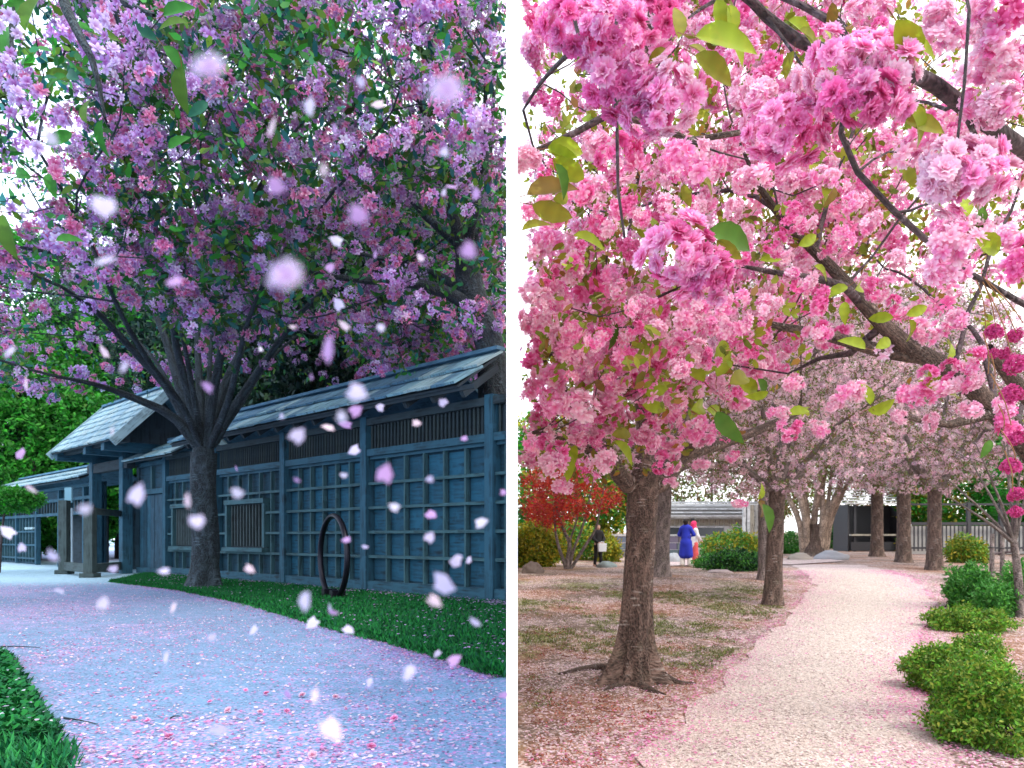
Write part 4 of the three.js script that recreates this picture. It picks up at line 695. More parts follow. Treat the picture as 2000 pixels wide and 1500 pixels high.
  spray('foliage', SP.rightLeaf, leafMat, around([...pts, ...g.tips.filter(() => rnd() < .2)], 4, .42, ok), .085, t, .7, 1.25);
  for (const [x, y, l, a, d, k] of [[1375, 745, 80, 110, 5, 'young'], [1400, 735, 85, 70, 5, 'young'], [1425, 750, 70, 30, 5, 'olive'], [1440, 742, 62, 340, 5.2, 'young'], [1480, 740, 55, 310, 5.2, 'green'], [1350, 800, 66, 20, 5, 'young'], [1400, 805, 70, 300, 5, 'green'], [1380, 800, 62, 350, 5, 'young'], [1105, 880, 55, 280, 6, 'young'], [1125, 870, 50, 250, 6, 'young'], [1200, 862, 55, 320, 6, 'young'], [1195, 850, 50, 10, 6, 'olive'], [1185, 620, 60, 300, 5.4, 'green'], [1200, 640, 44, 190, 5.4, 'olive'], [1255, 790, 50, 350, 5.6, 'young'], [1260, 770, 54, 20, 5.6, 'young'], [1480, 980, 48, 320, 6, 'young'], [1490, 985, 50, 290, 6, 'green'], [1480, 975, 34, 60, 6, 'young'], [1120, 715, 46, 170, 5.6, 'olive'], [1180, 765, 34, 120, 5.6, 'olive'], [1130, 630, 36, 20, 5.6, 'olive'], [1270, 730, 40, 270, 5.8, 'olive'], [1195, 635, 48, 280, 5.4, 'green'], [1370, 690, 26, 60, 5.6, 'young'], [1480, 645, 30, 20, 5.6, 'young'], [1190, 560, 34, 330, 5.4, 'olive'], [1290, 735, 42, 250, 5.6, 'olive']]) bigLeaf(t, base, x, y, l, a, d, k);
}
// ------------------------------------------------------------------ the big cherry that leans in from the right
{
  const base = V(4.75, 0, -6.1), t = thing('cherry_tree', 'big cherry leaning in from the right edge, its near limbs heavy with pink pompom blossoms', 'tree', base), rel = (p) => p.clone().sub(base);
  base.y = hG(4.75, 6.1); t.position.y = base.y;
  const L = (list, r0, r1, from = 1) => ({ pts: list.map(([x, y, d]) => rel(A(x, y, d))), r0, r1, from });
  part('trunk', trunkGeo([V(0, -.05, 0), V(-.02, .5, 0), V(-.15, 1.1, .05), V(-.4, 1.7, .15)], .24, .19, .24, [[.4, .2, .8], [2.4, .2, .9], [4, .2, .7]], 32, .11), B.right, t);
  const limbs = [{ pts: [V(-.3, 1.5, .1), V(-.45, 1.8, .17)], r0: .17, r1: .16 },
    L([[2110, 1010, 5.85], [2050, 930, 5.8], [1990, 850, 5.7], [1930, 790, 5.55], [1870, 728, 5.4], [1795, 690, 5.3], [1735, 645, 5.2], [1682, 588, 5.1], [1632, 530, 5], [1590, 490, 5], [1530, 430, 4.8], [1480, 360, 4.5]], .09, .018, 0),
    L([[1800, 693, 5.3], [1700, 682, 5.3], [1620, 655, 5.2], [1545, 642, 5.1], [1480, 628, 5.0]], .05, .018), L([[1735, 645, 5.2], [1660, 690, 5.4], [1600, 700, 5.6], [1540, 730, 5.8]], .025, .008), L([[1690, 590, 5.1], [1650, 560, 5], [1600, 545, 4.9], [1500, 530, 4.8], [1450, 520, 4.7]], .03, .01), L([[1930, 795, 5.55], [1880, 825, 5.4], [1830, 828, 5.3], [1770, 815, 5.2]], .035, .014),
    L([[2110, 1010, 5.85], [2090, 850, 5.2], [2010, 775, 4.9], [1985, 750, 4.8], [1930, 680, 4.6]], .08, .03, 0),
    L([[2100, 900, 5.3], [2190, 620, 4.2], [2120, 390, 3.2], [2000, 292, 2.75], [1900, 222, 2.5], [1800, 150, 2.35], [1690, 118, 2.25], [1570, 85, 2.15], [1500, 35, 2.1], [1440, -20, 2.0], [1330, -60, 2.0]], .036, .009),
    L([[2190, 620, 4.2], [2210, 200, 3.1], [2060, -110, 2.2], [1900, -150, 1.85], [1600, -170, 2], [1300, -150, 2.1], [1110, -140, 2.3]], .04, .012, 1),
    L([[1690, 118, 2.25], [1640, 50, 2.25], [1570, 12, 2.25], [1480, -25, 2.3]], .013, .007), L([[1500, 35, 2.1], [1540, 90, 2.05], [1566, 128, 2.0]], .006, .004), L([[1660, 90, 2.25], [1640, 230, 2.4], [1652, 300, 2.45], [1682, 345, 2.5], [1735, 402, 2.55], [1812, 470, 2.6], [1900, 545, 2.7], [2010, 600, 2.8]], .009, .011), L([[1680, 345, 2.5], [1720, 300, 2.6], [1770, 297, 2.7]], .005, .003), L([[1764, 425, 2.57], [1790, 405, 2.6], [1816, 398, 2.6]], .005, .003), L([[1880, 235, 2.5], [1830, 205, 2.6], [1775, 195, 2.7]], .007, .004),
    L([[1885, 225, 2.5], [1920, 290, 2.6], [1965, 320, 2.7]], .008, .004), L([[1440, -20, 2], [1380, 10, 2.0], [1345, 35, 1.95]], .006, .003), L([[1290, -150, 2.1], [1280, 20, 2.4], [1225, 195, 3.0], [1150, 245, 3.2], [1075, 282, 3.3], [1030, 300, 3.4]], .02, .01), L([[1205, -145, 2.2], [1198, 120, 2.2], [1205, 240, 2.25], [1207, 370, 2.3], [1220, 465, 2.35]], .006, .004), L([[1225, 195, 3], [1290, 245, 3.1], [1345, 275, 3.1], [1450, 258, 3.2]], .014, .012), L([[1290, 250, 3.1], [1380, 290, 3.1], [1460, 312, 3.1]], .006, .003), L([[1150, -140, 2.25], [1140, 60, 3.0], [1085, 130, 3.8], [1050, 170, 4], [1022, 215, 4.1]], .014, .008), L([[1900, -150, 1.85], [1893, 20, 1.78], [1884, 160, 1.75], [1868, 290, 1.78]], .0045, .0035, 1), L([[1115, -140, 2.3], [1135, 110, 2.2], [1165, 155, 2.25]], .006, .005)];
  const okc = (p) => { const w = p.clone().add(base); return RIGHT(w) && w.z < -4.0 && w.y > 2.5 + Math.min(1.5, Math.max(0, (w.x - 1.2) * 1.6)) && (w.y - EYE) / -w.z < .85; };
  const pts = [...crownPoints(300, rel(V(2.6, 4.6, -6.4)), V(3.2, 2.5, 2.6), okc, .6, -.02), ...crownPoints(100, rel(V(2.2, 3.4, -4.8)), V(2.2, 1.0, .8), okc, .6), ...crownPoints(330, rel(V(3.4, 6.6, -9.2)), V(4.2, 2.9, 2.4), okc, .9, -.2)];
  const g = growTree({ limbs, points: pts, step: .24, kill: .34, reach: 3, tipR: .0045, exp: 2.3, sides: [14, 8, 5, 4], droop: .04 });
  part('limbs', g.limbs, B.right, t); part('twigs', g.twigs, B.dark, t);
  // the nearest pompoms: every flower can be told apart
  const cloud = (px, py, w, h, d, n, pal) => {
    const c = new THREE.Group(); c.name = 'blossom_cluster'; t.add(c); const p0 = rel(A(px, py, d)); c.position.copy(p0); const sx = w / 2 / F * d, sy = h / 2 / F * d;
    for (let k = 0; k < n; k++) {
      const y = 1 - 2 * (k + .5) / n, a = k * 2.39996, s = Math.sqrt(1 - y * y), dir = V(s * Math.cos(a), y, s * Math.sin(a)); if (dir.z < -.55) continue;
      const m = part('blossom', pick(blossomFull[pick(pal)]), petalMat, c), f = rr(.58, 1.02); m.position.set(dir.x * sx * f, dir.y * sy * f, dir.z * Math.min(sx, sy) * f);
      m.quaternion.copy(toward(dir.add(V(rr(-.6, .6), rr(-.6, .5), rr(-.3, .5))).normalize()).multiply(E(0, 0, rnd() * 6))); m.scale.setScalar(27 / F * d * rr(.75, 1.2));
    }
  };
  const P = 'pink', Q = 'deep', R = 'pale';
  cloud(1120, 62, 120, 110, 1.85, 20, [P, Q]); cloud(1195, 70, 130, 130, 1.8, 24, [Q, P]); cloud(1270, 30, 130, 110, 1.9, 20, [P, Q]); cloud(1215, 165, 150, 130, 1.85, 26, [P, Q]); cloud(1305, 185, 130, 130, 1.8, 24, [P, P, R]); cloud(1255, 225, 110, 80, 1.85, 14, [Q, P]);
  cloud(1640, 145, 150, 150, 1.9, 30, [P, R]); cloud(1725, 150, 130, 160, 1.9, 28, [P, R, P]); cloud(1690, 195, 170, 90, 1.85, 22, [Q, P]); cloud(1535, 255, 165, 140, 2.0, 32, [Q, P]); cloud(1850, 340, 120, 130, 1.8, 24, [P, R]); cloud(1905, 345, 120, 120, 1.8, 22, [R, P]); cloud(1325, 500, 145, 150, 2.0, 32, [P, P, Q]);
  cloud(1385, 535, 85, 90, 2.0, 14, [P, Q]);
  const near = [[1860, 480, 96, 2], [1840, 520, 90, 2.05], [1900, 455, 80, 2.1], [1860, 440, 80, 2.05], [1790, 285, 84, 2], [1925, 130, 96, 2.3], [1940, 190, 100, 2.3], [1910, 215, 80, 2.3], [1850, 65, 84, 2.5], [1825, 30, 84, 2.5], [1975, 60, 100, 2.2], [1935, 25, 100, 2.2], [1985, 130, 70, 2.4], [1990, 510, 86, 2.3], [1970, 470, 70, 2.4], [1205, 310, 84, 2.7], [1175, 290, 70, 2.8], [1245, 300, 70, 2.8], [1345, 318, 96, 2.8], [1400, 330, 50, 3], [1035, 310, 70, 3], [1150, 20, 110, 2.3], [1060, 15, 90, 2.6], [1085, 45, 90, 2.4], [1340, 25, 70, 2.4], [1310, 5, 80, 2.2], [1470, 210, 80, 2.6], [1495, 180, 70, 2.6], [1440, 165, 66, 2.8], [1690, 30, 70, 2.6], [1735, 60, 60, 2.7], [1460, 90, 60, 3], [1490, 130, 60, 3], [1470, 355, 70, 3.2], [1425, 400, 56, 3.4], [1500, 335, 50, 3.3], [1610, 350, 60, 3.2], [1565, 545, 58, 3.6], [1545, 540, 40, 3.6], [1560, 420, 50, 3.6], [1660, 400, 56, 3.6], [1600, 590, 54, 3.8], [1520, 480, 46, 3.7], [1500, 600, 54, 3.8], [1430, 590, 54, 3.6], [1595, 645, 52, 4.2], [1660, 772, 62, 4.2], [1640, 785, 46, 4.2], [1790, 770, 60, 4.4], [1830, 745, 64, 4.2], [1875, 735, 70, 4.2], [1900, 700, 58, 4.1], [1855, 630, 60, 4.4], [1800, 650, 54, 4.4], [1760, 815, 40, 4.6], [1810, 820, 48, 4.4], [1600, 840, 42, 4.8], [1540, 840, 48, 4.6], [1520, 810, 40, 4.6], [1545, 745, 44, 4.6], [1900, 805, 50, 4.2], [1985, 830, 70, 3.8], [1965, 790, 50, 3.8], [1720, 560, 52, 4.4], [1740, 510, 48, 4.2], [1700, 440, 50, 4], [1760, 600, 54, 4.3], [1640, 470, 50, 4], [1030, 420, 50, 3.6], [1250, 420, 50, 3.4], [1215, 400, 54, 3.4], [1130, 380, 60, 3.5], [1180, 430, 60, 3.5], [1075, 340, 50, 3.6], [1300, 400, 46, 3.7], [1360, 400, 46, 3.7], [1420, 450, 46, 3.8], [1450, 500, 46, 3.8], [1080, 410, 56, 3.6]];
  for (const [x, y, s, d] of near) pompom(t, rnd() < .2 ? [CL.mid[7]] : MIDS, rel(A(Math.max(1034, x), y, d)), s / F * d * .56, .95);
  for (const [x, y, s, d] of [[1942, 648, 34, 2.8], [1960, 690, 26, 2.8], [1983, 655, 30, 2.8], [1985, 710, 46, 2.8], [1940, 690, 22, 2.8], [1975, 770, 42, 2.8], [1985, 855, 34, 2.8], [1975, 910, 36, 2.8], [1985, 965, 30, 2.8], [1985, 1000, 26, 2.8]]) pompom(t, CL.magenta, rel(A(x, y, d)), s / F * d * .6, .9);
  const ok = (q) => { const w = q.clone().add(base); return w.x > .18 && w.y > 2.2 && w.z < -3.9; };
  const cl = around([...pts, ...g.tips.filter(() => rnd() < .15)], 2, .3, ok).sort((a, b) => b.z - a.z);
  cl.slice(0, 190).forEach((p) => pompom(t, CL.mid, p, rr(.06, .1)));
  spray('blossoms', CL.small, petalMat, cl.slice(190), .085, t, .8, 1.15);
  spray('foliage', SP.rightLeaf, leafMat, around([...pts, ...g.tips.filter(() => rnd() < .2)], 4, .45, ok), .08, t, .7, 1.3);
  for (const [x, y, l, a, d, k] of [[1325, 75, 62, 90, 1.75, 'olive'], [1345, 90, 50, 330, 1.75, 'olive'], [1360, 70, 108, 345, 1.7, 'young'], [1358, 108, 88, 335, 1.7, 'olive'], [1400, 0, 66, 290, 1.8, 'young'], [1425, 10, 60, 280, 1.8, 'young'], [1410, 60, 70, 310, 1.9, 'young'], [1300, 95, 44, 200, 1.8, 'olive'], [1750, 40, 112, 325, 1.8, 'young'], [1770, 85, 66, 350, 1.85, 'young'], [1775, 208, 88, 325, 1.85, 'young'], [1768, 235, 70, 340, 1.9, 'olive'], [1540, 40, 66, 340, 2, 'young'], [1560, 60, 60, 350, 2, 'olive'], [1550, 100, 44, 250, 2, 'olive'], [1625, 5, 46, 290, 2.1, 'young'], [1070, 290, 80, 10, 2.6, 'young'], [1080, 310, 84, 340, 2.6, 'young'], [1085, 320, 60, 300, 2.6, 'green'], [1075, 285, 50, 330, 2.6, 'young'], [1030, 380, 90, 15, 2.7, 'young'], [1040, 400, 80, 345, 2.7, 'olive'], [1080, 390, 56, 30, 2.7, 'young'], [1020, 450, 50, 20, 2.8, 'olive'], [1120, 460, 60, 345, 3, 'young'], [1385, 450, 100, 350, 2, 'green'], [1370, 465, 62, 305, 2, 'green'], [1400, 470, 55, 320, 2, 'olive'], [1340, 425, 44, 330, 2, 'olive'], [1905, 460, 78, 340, 2, 'young'], [1885, 425, 50, 80, 2, 'young'], [1912, 400, 60, 280, 2.05, 'green'], [1630, 365, 40, 250, 2.6, 'young'], [1610, 385, 44, 80, 3.2, 'young'], [1370, 350, 46, 345, 2.8, 'olive'], [1335, 360, 40, 290, 2.8, 'olive'], [1280, 262, 30, 200, 2.8, 'young'], [1935, 285, 40, 340, 1.9, 'green'], [1840, 290, 30, 250, 1.9, 'young'], [1960, 60, 44, 230, 2.4, 'green'], [1765, 325, 44, 300, 2.8, 'olive'], [1740, 325, 44, 10, 2.8, 'young'], [1655, 560, 44, 200, 4.2, 'young'], [1670, 565, 50, 30, 4.2, 'young'], [1650, 590, 40, 260, 4.2, 'young'], [1745, 620, 44, 170, 4.2, 'young'], [1770, 615, 44, 20, 4.2, 'young'], [1775, 625, 50, 310, 4.2, 'young'], [1690, 680, 50, 160, 4.2, 'young'], [1710, 680, 46, 30, 4.2, 'young'], [1695, 800, 60, 10, 4.2, 'young'], [1700, 790, 44, 110, 4.2, 'young'], [1840, 770, 56, 10, 4.2, 'young'], [1830, 765, 44, 120, 4.2, 'young'], [1850, 700, 50, 60, 4.2, 'young'], [1540, 810, 46, 20, 4.6, 'young'], [1900, 695, 40, 10, 4.1, 'young'], [1500, 765, 40, 200, 4.6, 'young'], [1935, 860, 34, 240, 3.6, 'green'], [1560, 480, 44, 30, 4, 'young'], [1530, 500, 40, 190, 4, 'young'], [1590, 520, 44, 340, 4, 'young']]) bigLeaf(t, base, x, y, l, a, d, k);
  const stalks = []; for (const [x0, y0, x1, y1] of [[1905, 540, 1925, 640], [1915, 540, 1945, 640], [1920, 540, 1985, 650], [1925, 545, 1998, 630], [1920, 650, 1930, 730], [1935, 690, 1940, 760], [1950, 790, 1960, 840], [1955, 840, 1985, 900], [1925, 560, 1975, 690], [1935, 730, 1975, 830], [1962, 880, 1978, 960]]) { const c = curve([rel(A(x0, y0, 2.7)), rel(A((x0 + x1) / 2 + 6, (y0 + y1) / 2, 2.72)), rel(A(x1, y1, 2.78))], 5); stalks.push(tube(c, c.map(() => .0022), 4, false)); }
  part('blossom_stalks', merge(stalks), std({ color: lin(.26, .13, .05) }), t);
}
// ------------------------------------------------------------------ trees further back along the path
function backTree(label, bx, by, o) {
  const base = onR(bx, by), D = -base.z, t = thing('cherry_tree', label, 'tree', base), k = D / F, rel = (p) => p.clone().sub(base); base.y -= .03; const f = (o.fork - by) * -k;
  const lean = o.lean ?? 0;
  part('trunk', trunkGeo([V(0, -.05, 0), V(lean * .4, f * .4, 0), V(lean * .8, f * .8, 0), V(lean, f, 0)], o.r * k * .9, o.r * k * .82, o.r * k * .4, [[.3, .2, .9], [2.2, .2, .7], [3.9, .2, .9], [5.2, .2, .6]], 26, .1), o.bark ?? B.right, t);
  const limbs = [{ pts: [V(lean * .9, f * .9, 0), V(lean, f, 0)], r0: o.r * k * .8, r1: o.r * k * .75 }];
  for (const [dx, dy, dz] of o.limbs) limbs.push({ pts: [V(lean, f - .02, 0), V(lean + dx * k * .35, f + dy * k * .3, dz * .3), V(lean + dx * k, f + dy * k, dz)], r0: o.r * k * .55, r1: o.r * k * .18, from: 0 });
  const c = V(lean, f + o.h * k * .55, 0), r = V(o.w * k, o.h * k * .62, o.depth ?? o.w * k * .7), okc = (p) => { const w = p.clone().add(base); return w.x > .4 && p.y > f * (o.low ?? .95) && w.z < -9; };
  const pts = crownPoints(Math.round((o.n ?? 420) * 1.7), c, r, okc, .75), g = growTree({ limbs, points: pts, step: .22 * o.h * k / 4, kill: .26 * o.h * k / 4, reach: 5, tipR: .75 * k, exp: 2.35, sides: [10, 6, 4, 3] });
  if (g.limbs) part('limbs', g.limbs, o.bark2 ?? B.grey, t); if (g.twigs) part('twigs', g.twigs, o.bark2 ?? B.grey, t);
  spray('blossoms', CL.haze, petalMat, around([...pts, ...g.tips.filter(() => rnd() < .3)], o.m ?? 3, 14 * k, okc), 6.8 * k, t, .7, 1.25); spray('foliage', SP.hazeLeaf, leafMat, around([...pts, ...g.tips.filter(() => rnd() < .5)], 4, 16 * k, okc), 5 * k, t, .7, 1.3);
  return t;
}
const fan = [[-130, 150, -.6], [-70, 230, .8], [-10, 260, -1], [60, 220, .9], [130, 170, -.4], [170, 110, .6]];
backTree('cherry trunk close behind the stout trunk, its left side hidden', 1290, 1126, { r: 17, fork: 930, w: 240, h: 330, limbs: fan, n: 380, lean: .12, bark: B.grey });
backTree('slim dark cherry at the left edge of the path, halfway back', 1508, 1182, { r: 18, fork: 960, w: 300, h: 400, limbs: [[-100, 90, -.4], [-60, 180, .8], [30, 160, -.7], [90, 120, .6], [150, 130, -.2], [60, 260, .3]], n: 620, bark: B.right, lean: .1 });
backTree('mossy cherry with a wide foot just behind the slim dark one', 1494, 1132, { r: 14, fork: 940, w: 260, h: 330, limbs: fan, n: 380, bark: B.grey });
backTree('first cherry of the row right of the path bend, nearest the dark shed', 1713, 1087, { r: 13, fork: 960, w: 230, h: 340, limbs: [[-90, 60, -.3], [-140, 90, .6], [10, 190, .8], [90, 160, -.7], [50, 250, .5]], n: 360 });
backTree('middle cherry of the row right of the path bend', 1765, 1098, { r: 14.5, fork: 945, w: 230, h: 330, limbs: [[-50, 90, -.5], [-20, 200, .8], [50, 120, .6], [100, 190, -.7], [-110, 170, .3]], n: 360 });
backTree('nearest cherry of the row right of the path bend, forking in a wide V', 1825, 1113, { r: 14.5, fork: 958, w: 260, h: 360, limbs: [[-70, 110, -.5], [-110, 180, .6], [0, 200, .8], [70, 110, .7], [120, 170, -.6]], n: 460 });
{ // pale tree of many upright stems at the bend of the path
  const base = onR(1588, 1086), k = -base.z / F, t = thing('multi_stem_tree', 'pale tree of many upright stems from one foot at the bend of the path', 'tree', base);
  part('trunk', trunkGeo([V(0, -.05, 0), V(0, 12 * k, 0), V(.02, 34 * k, 0), V(.05, 62 * k, 0)], 27 * k, 10 * k, 14 * k, [[.4, .1, .8], [2, .1, .6], [3.4, .1, .9], [5, .1, .7]], 36, .16), B.right, t);
  for (const [dx, dy, w] of [[-62, 170, 9], [-42, 200, 10], [-16, 210, 11], [10, 215, 11], [30, 200, 10], [56, 190, 12], [78, 165, 9], [-30, 150, 8], [40, 160, 8]]) { const c = curve([V(dx * .3 * k, -2 * k, rr(-.2, .2)), V(dx * .5 * k, 70 * k, rr(-.4, .4)), V(dx * .85 * k, dy * .75 * k, rr(-.6, .6)), V(dx * 1.25 * k, dy * 1.2 * k, rr(-.8, .8))], 10); part('stem', tube(c, c.map((_, i) => w * k * .66 * (1.15 - i * .06)), 8, false, .2), B.pale, t); }
  const pts = crownPoints(260, V(0, 330 * k, 0), V(190 * k, 170 * k, 2.6), (p) => p.y > 190 * k, .7), g = growTree({ limbs: [{ pts: [V(-30 * k, 200 * k, 0), V(0, 240 * k, 0)], r0: 8 * k, r1: 5 * k }, { pts: [V(30 * k, 200 * k, .1), V(60 * k, 250 * k, 0)], r0: 8 * k, r1: 5 * k }], points: pts, step: .6, kill: .6, reach: 6, tipR: .6 * k });
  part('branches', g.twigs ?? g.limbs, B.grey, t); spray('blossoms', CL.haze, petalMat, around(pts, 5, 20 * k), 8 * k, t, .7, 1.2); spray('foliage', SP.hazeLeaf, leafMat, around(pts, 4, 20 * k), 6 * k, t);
}
{ // red maple
  const base = onR(1106, 1112), k = -base.z / F, t = thing('red_maple', 'red leaved maple with several thin stems at the far left of the lawn', 'tree', base);
  for (const [pts, w] of [[[[0, 0], [-18, 55], [-24, 110], [-22, 190]], 4], [[[0, 0], [6, 50], [-6, 80], [-20, 130], [-16, 200]], 5], [[[4, 0], [14, 40], [30, 80], [46, 140], [60, 200]], 3.6], [[[8, 0], [40, 50], [58, 80], [68, 130], [80, 190]], 3.6], [[[-2, 0], [8, 60], [20, 100], [16, 170]], 3]]) { const c = curve(pts.map(([x, y]) => V(x * k, y * k, rr(-.2, .2))), 12); part('stem', tube(c, c.map((_, i) => w * k * (1 - i * .06)), 7, false, .15), B.grey, t); }
  const pts = crownPoints(900, V(2 * k, 145 * k, -.2), V(108 * k, 62 * k, 1.6), (p) => p.x + base.x > .3 && fbm(p.x * .9, p.y * .9 + 5, p.z * .9, 3) > -.04, .6); spray('foliage', SP.red, leafMat, pts, 8.5 * k, t, .6, 1.4);
}
{ // young bare tree at the right edge with two stakes
  const base = onR(1993, 1205), k = -base.z / F, t = thing('young_tree', 'slim young tree with bare grey branches at the right edge, beside two stakes', 'tree', base);
  const limbs = [{ pts: [V(0, -.05, 0), V(-4 * k, 70 * k, 0), V(-12 * k, 145 * k, 0)], r0: 9 * k, r1: 6.5 * k }];
  for (const [dx, dy, z] of [[-120, 130, -.2], [-95, 190, .3], [-60, 170, -.4], [-40, 240, .2], [-15, 200, .4], [5, 250, -.3], [25, 160, .2], [-140, 90, .2]]) limbs.push({ pts: [V(-12 * k, 143 * k, 0), V((-12 + dx * .35) * k, (143 + dy * .4) * k, z * .4), V((-12 + dx) * k, (143 + dy) * k, z)], r0: 4 * k, r1: 1.3 * k, from: 0 });
  const g = growTree({ limbs, points: crownPoints(170, V(-50 * k, 320 * k, 0), V(150 * k, 130 * k, .9), (p) => p.y > 190 * k), step: .14, kill: .16, reach: 2, tipR: .5 * k, sides: [9, 6, 4, 3] });
  part('trunk', g.limbs, B.grey, t); part('branches', g.twigs, B.pale, t);
  for (const [x, y, top, w, lab] of [[1937, 1138, 1042, .055, 'left one of two grey stakes beside the young tree'], [1957, 1134, 1046, .055, 'right one of two grey stakes, next to the young tree']]) { const b = onR(x, y), s = thing('stake', lab, 'stake', b), h = (y - top) / F * -b.z; part('pole', tube([V(0, -.1, 0), V(0, h * .5, .01), V(.01, h, 0)], [w, w * .95, w * .9], 10, true, .1), B.grey, s); part('tie', new THREE.TorusGeometry(w * 1.15, .012, 6, 14).rotateX(Math.PI / 2).translate(0, h * .72, 0), std({ color: lin(.05, .05, .05) }), s); if (x > 1950) { const q = onR(1937, 1138).sub(b); part('cross_bar', tube([V(q.x, h * .6, q.z), V(0, h * .62, 0), V(.35, h * .66, .1)], [.03, .03, .03], 8), B.dark, s); } }
}
// ------------------------------------------------------------------ shrubs beside the path and further back
{
  const mound = (label, px, py, w, h, dep, n, geos, size, o = {}) => { const b = onR(px, py), k = -b.z / F; b.y = hG(b.x, -b.z) - .02; return bush(o.name ?? 'boxwood_shrub', label, 'shrub', b, V(0, h * k * .42, -dep * .95), V(w * k / 2, h * k * .6, dep), n, geos, size, { floor: 0, shell: .22, lump: 1.05, stem: .02, twigs: 60, tip: .004, lo: .7, hi: 1.25, keep: (p) => p.x > .15, ...o }); };
  mound('largest round boxwood at the bottom right corner beside the path', 1992, 1478, 190, 160, .4, 2800, SP.box, .037);
  mound('low boxwood between the largest one and the wide one, at the path edge', 1958, 1402, 130, 100, .3, 1300, SP.box, .037);
  mound('wide round boxwood reaching furthest into the path', 1900, 1366, 140, 96, .4, 2200, SP.box, .04);
  mound('yellow green boxwood directly behind the wide round one', 1940, 1338, 100, 90, .35, 1200, SP.box, .04);
  mound('flat boxwood behind the others at the foot of the young tree', 1922, 1238, 140, 48, .45, 1900, SP.box, .045);
  mound('glossy bright green azalea beside the two stakes', 1925, 1195, 84, 84, .45, 1500, SP.azalea, .075, { name: 'azalea_shrub' });
  mound('glossy green azalea at the foot of the young tree', 1968, 1206, 70, 60, .35, 800, SP.azalea, .075, { name: 'azalea_shrub' });
  mound('bright green azalea right of the young tree, cut by the picture edge', 2012, 1160, 60, 60, .35, 500, SP.azalea, .075, { name: 'azalea_shrub' });
  mound('yellow green shrub behind the two stakes', 1905, 1100, 66, 46, .6, 800, [...SP.box, ...SP.yellow], .11, { name: 'shrub' });
  mound('clipped dark green hedge between the many stemmed tree and the row of cherries', 1660, 1072, 96, 66, .9, 1900, [...SP.dark, ...SP.azalea], .15, { name: 'hedge' });
  mound('green azalea before the board fence, with yellow leaves mixed in', 1440, 1098, 110, 58, .8, 1600, [...SP.azalea, ...SP.yellow], .11, { name: 'azalea_shrub' });
  mound('dark low shrub in front of the azalea before the board fence', 1445, 1116, 110, 38, .5, 1200, [...SP.dark, ...SP.azalea], .1, { name: 'shrub' });
  mound('low green shrub at the feet of the two women', 1392, 1110, 56, 24, .3, 600, SP.azalea, .09, { name: 'shrub' });
  mound('green shrub left of the many stemmed tree', 1545, 1082, 50, 40, .6, 700, SP.azalea, .13, { name: 'shrub' });
  mound('yellow and lime shrub at the left edge under the red maple', 1045, 1108, 90, 84, .8, 1700, SP.yellow, .12, { name: 'shrub' });
  mound('lime green shrub behind the maple stems', 1125, 1095, 110, 70, .9, 1500, [...SP.yellow, ...SP.azalea], .13, { name: 'shrub' });
  mound('golden shrub left of the stout cherry trunk', 1190, 1098, 40, 50, .6, 600, SP.yellow, .12, { name: 'shrub' });
  mound('lime shrub at the foot of the railing, behind the nearest cherry of the row', 1790, 1078, 50, 44, .5, 700, [...SP.yellow, ...SP.azalea], .13, { name: 'shrub' });
  mound('green shrub in front of the dark railing', 1860, 1070, 70, 62, .8, 1200, [...SP.azalea, ...SP.yellow], .14, { name: 'shrub' });
  const k2 = (p) => p.x > .4; for (const [px, d, c, r, n, g, lab] of [[1100, 46, 4.2, [5, 3.8, 3], 2600, [...SP.yellow, ...SP.green], 'yellow green tree far behind the red maple'], [1390, 58, 5, [7, 5, 3], 3000, SP.hazeLeaf, 'hazy spring tree far behind the pale house'], [1900, 44, 4, [4.5, 3.6, 3], 2600, [...SP.green, ...SP.yellow], 'bright green tree behind the dark railing'], [1700, 62, 7, [8, 5.5, 3], 2600, SP.hazeLeaf, 'hazy spring tree far behind the dark shed'], [2060, 40, 4, [4, 3.6, 3], 1800, [...SP.green], 'green tree behind the railing at the right edge']]) bush('broadleaf_tree', lab, 'tree', V((px - HX) / F * d, hR(d), -d), V(0, c, 0), V(...r), n, g, .3, { stem: .16, keep: k2, twigs: 160 });
}
function rock(label, px, py, w, h, dep, col) {
  const b = onR(px, py), k = -b.z / F, g0 = new THREE.IcosahedronGeometry(1, 5); g0.deleteAttribute('uv'); const g = mergeVertices(g0), p = g.attributes.position, s = rnd() * 40;
  for (let i = 0; i < p.count; i++) { const v = V(p.getX(i), p.getY(i), p.getZ(i)), q = 1 + .5 * fbm(v.x * 1.1 + s, v.y * 1.1, v.z * 1.1, 2) + .16 * fbm(v.x * 4 + s, v.y * 4, v.z * 4, 3); p.setXYZ(i, v.x * q * w * k / 2, v.y * q * h * k, v.z * q * dep); }
  g.computeVertexNormals(); const m = part(numbered('rock'), g, std({ color: lin(...col), bumpMap: barkBump, bumpScale: .01 }), null); m.position.copy(b); const u = new Float32Array(p.count * 2); for (let i = 0; i < p.count; i++) { u[i * 2] = p.getX(i) * 2 + p.getZ(i); u[i * 2 + 1] = p.getY(i) * 2 + p.getZ(i); } g.setAttribute('uv', new THREE.BufferAttribute(u, 2)); tag(m, label, 'rock');
}
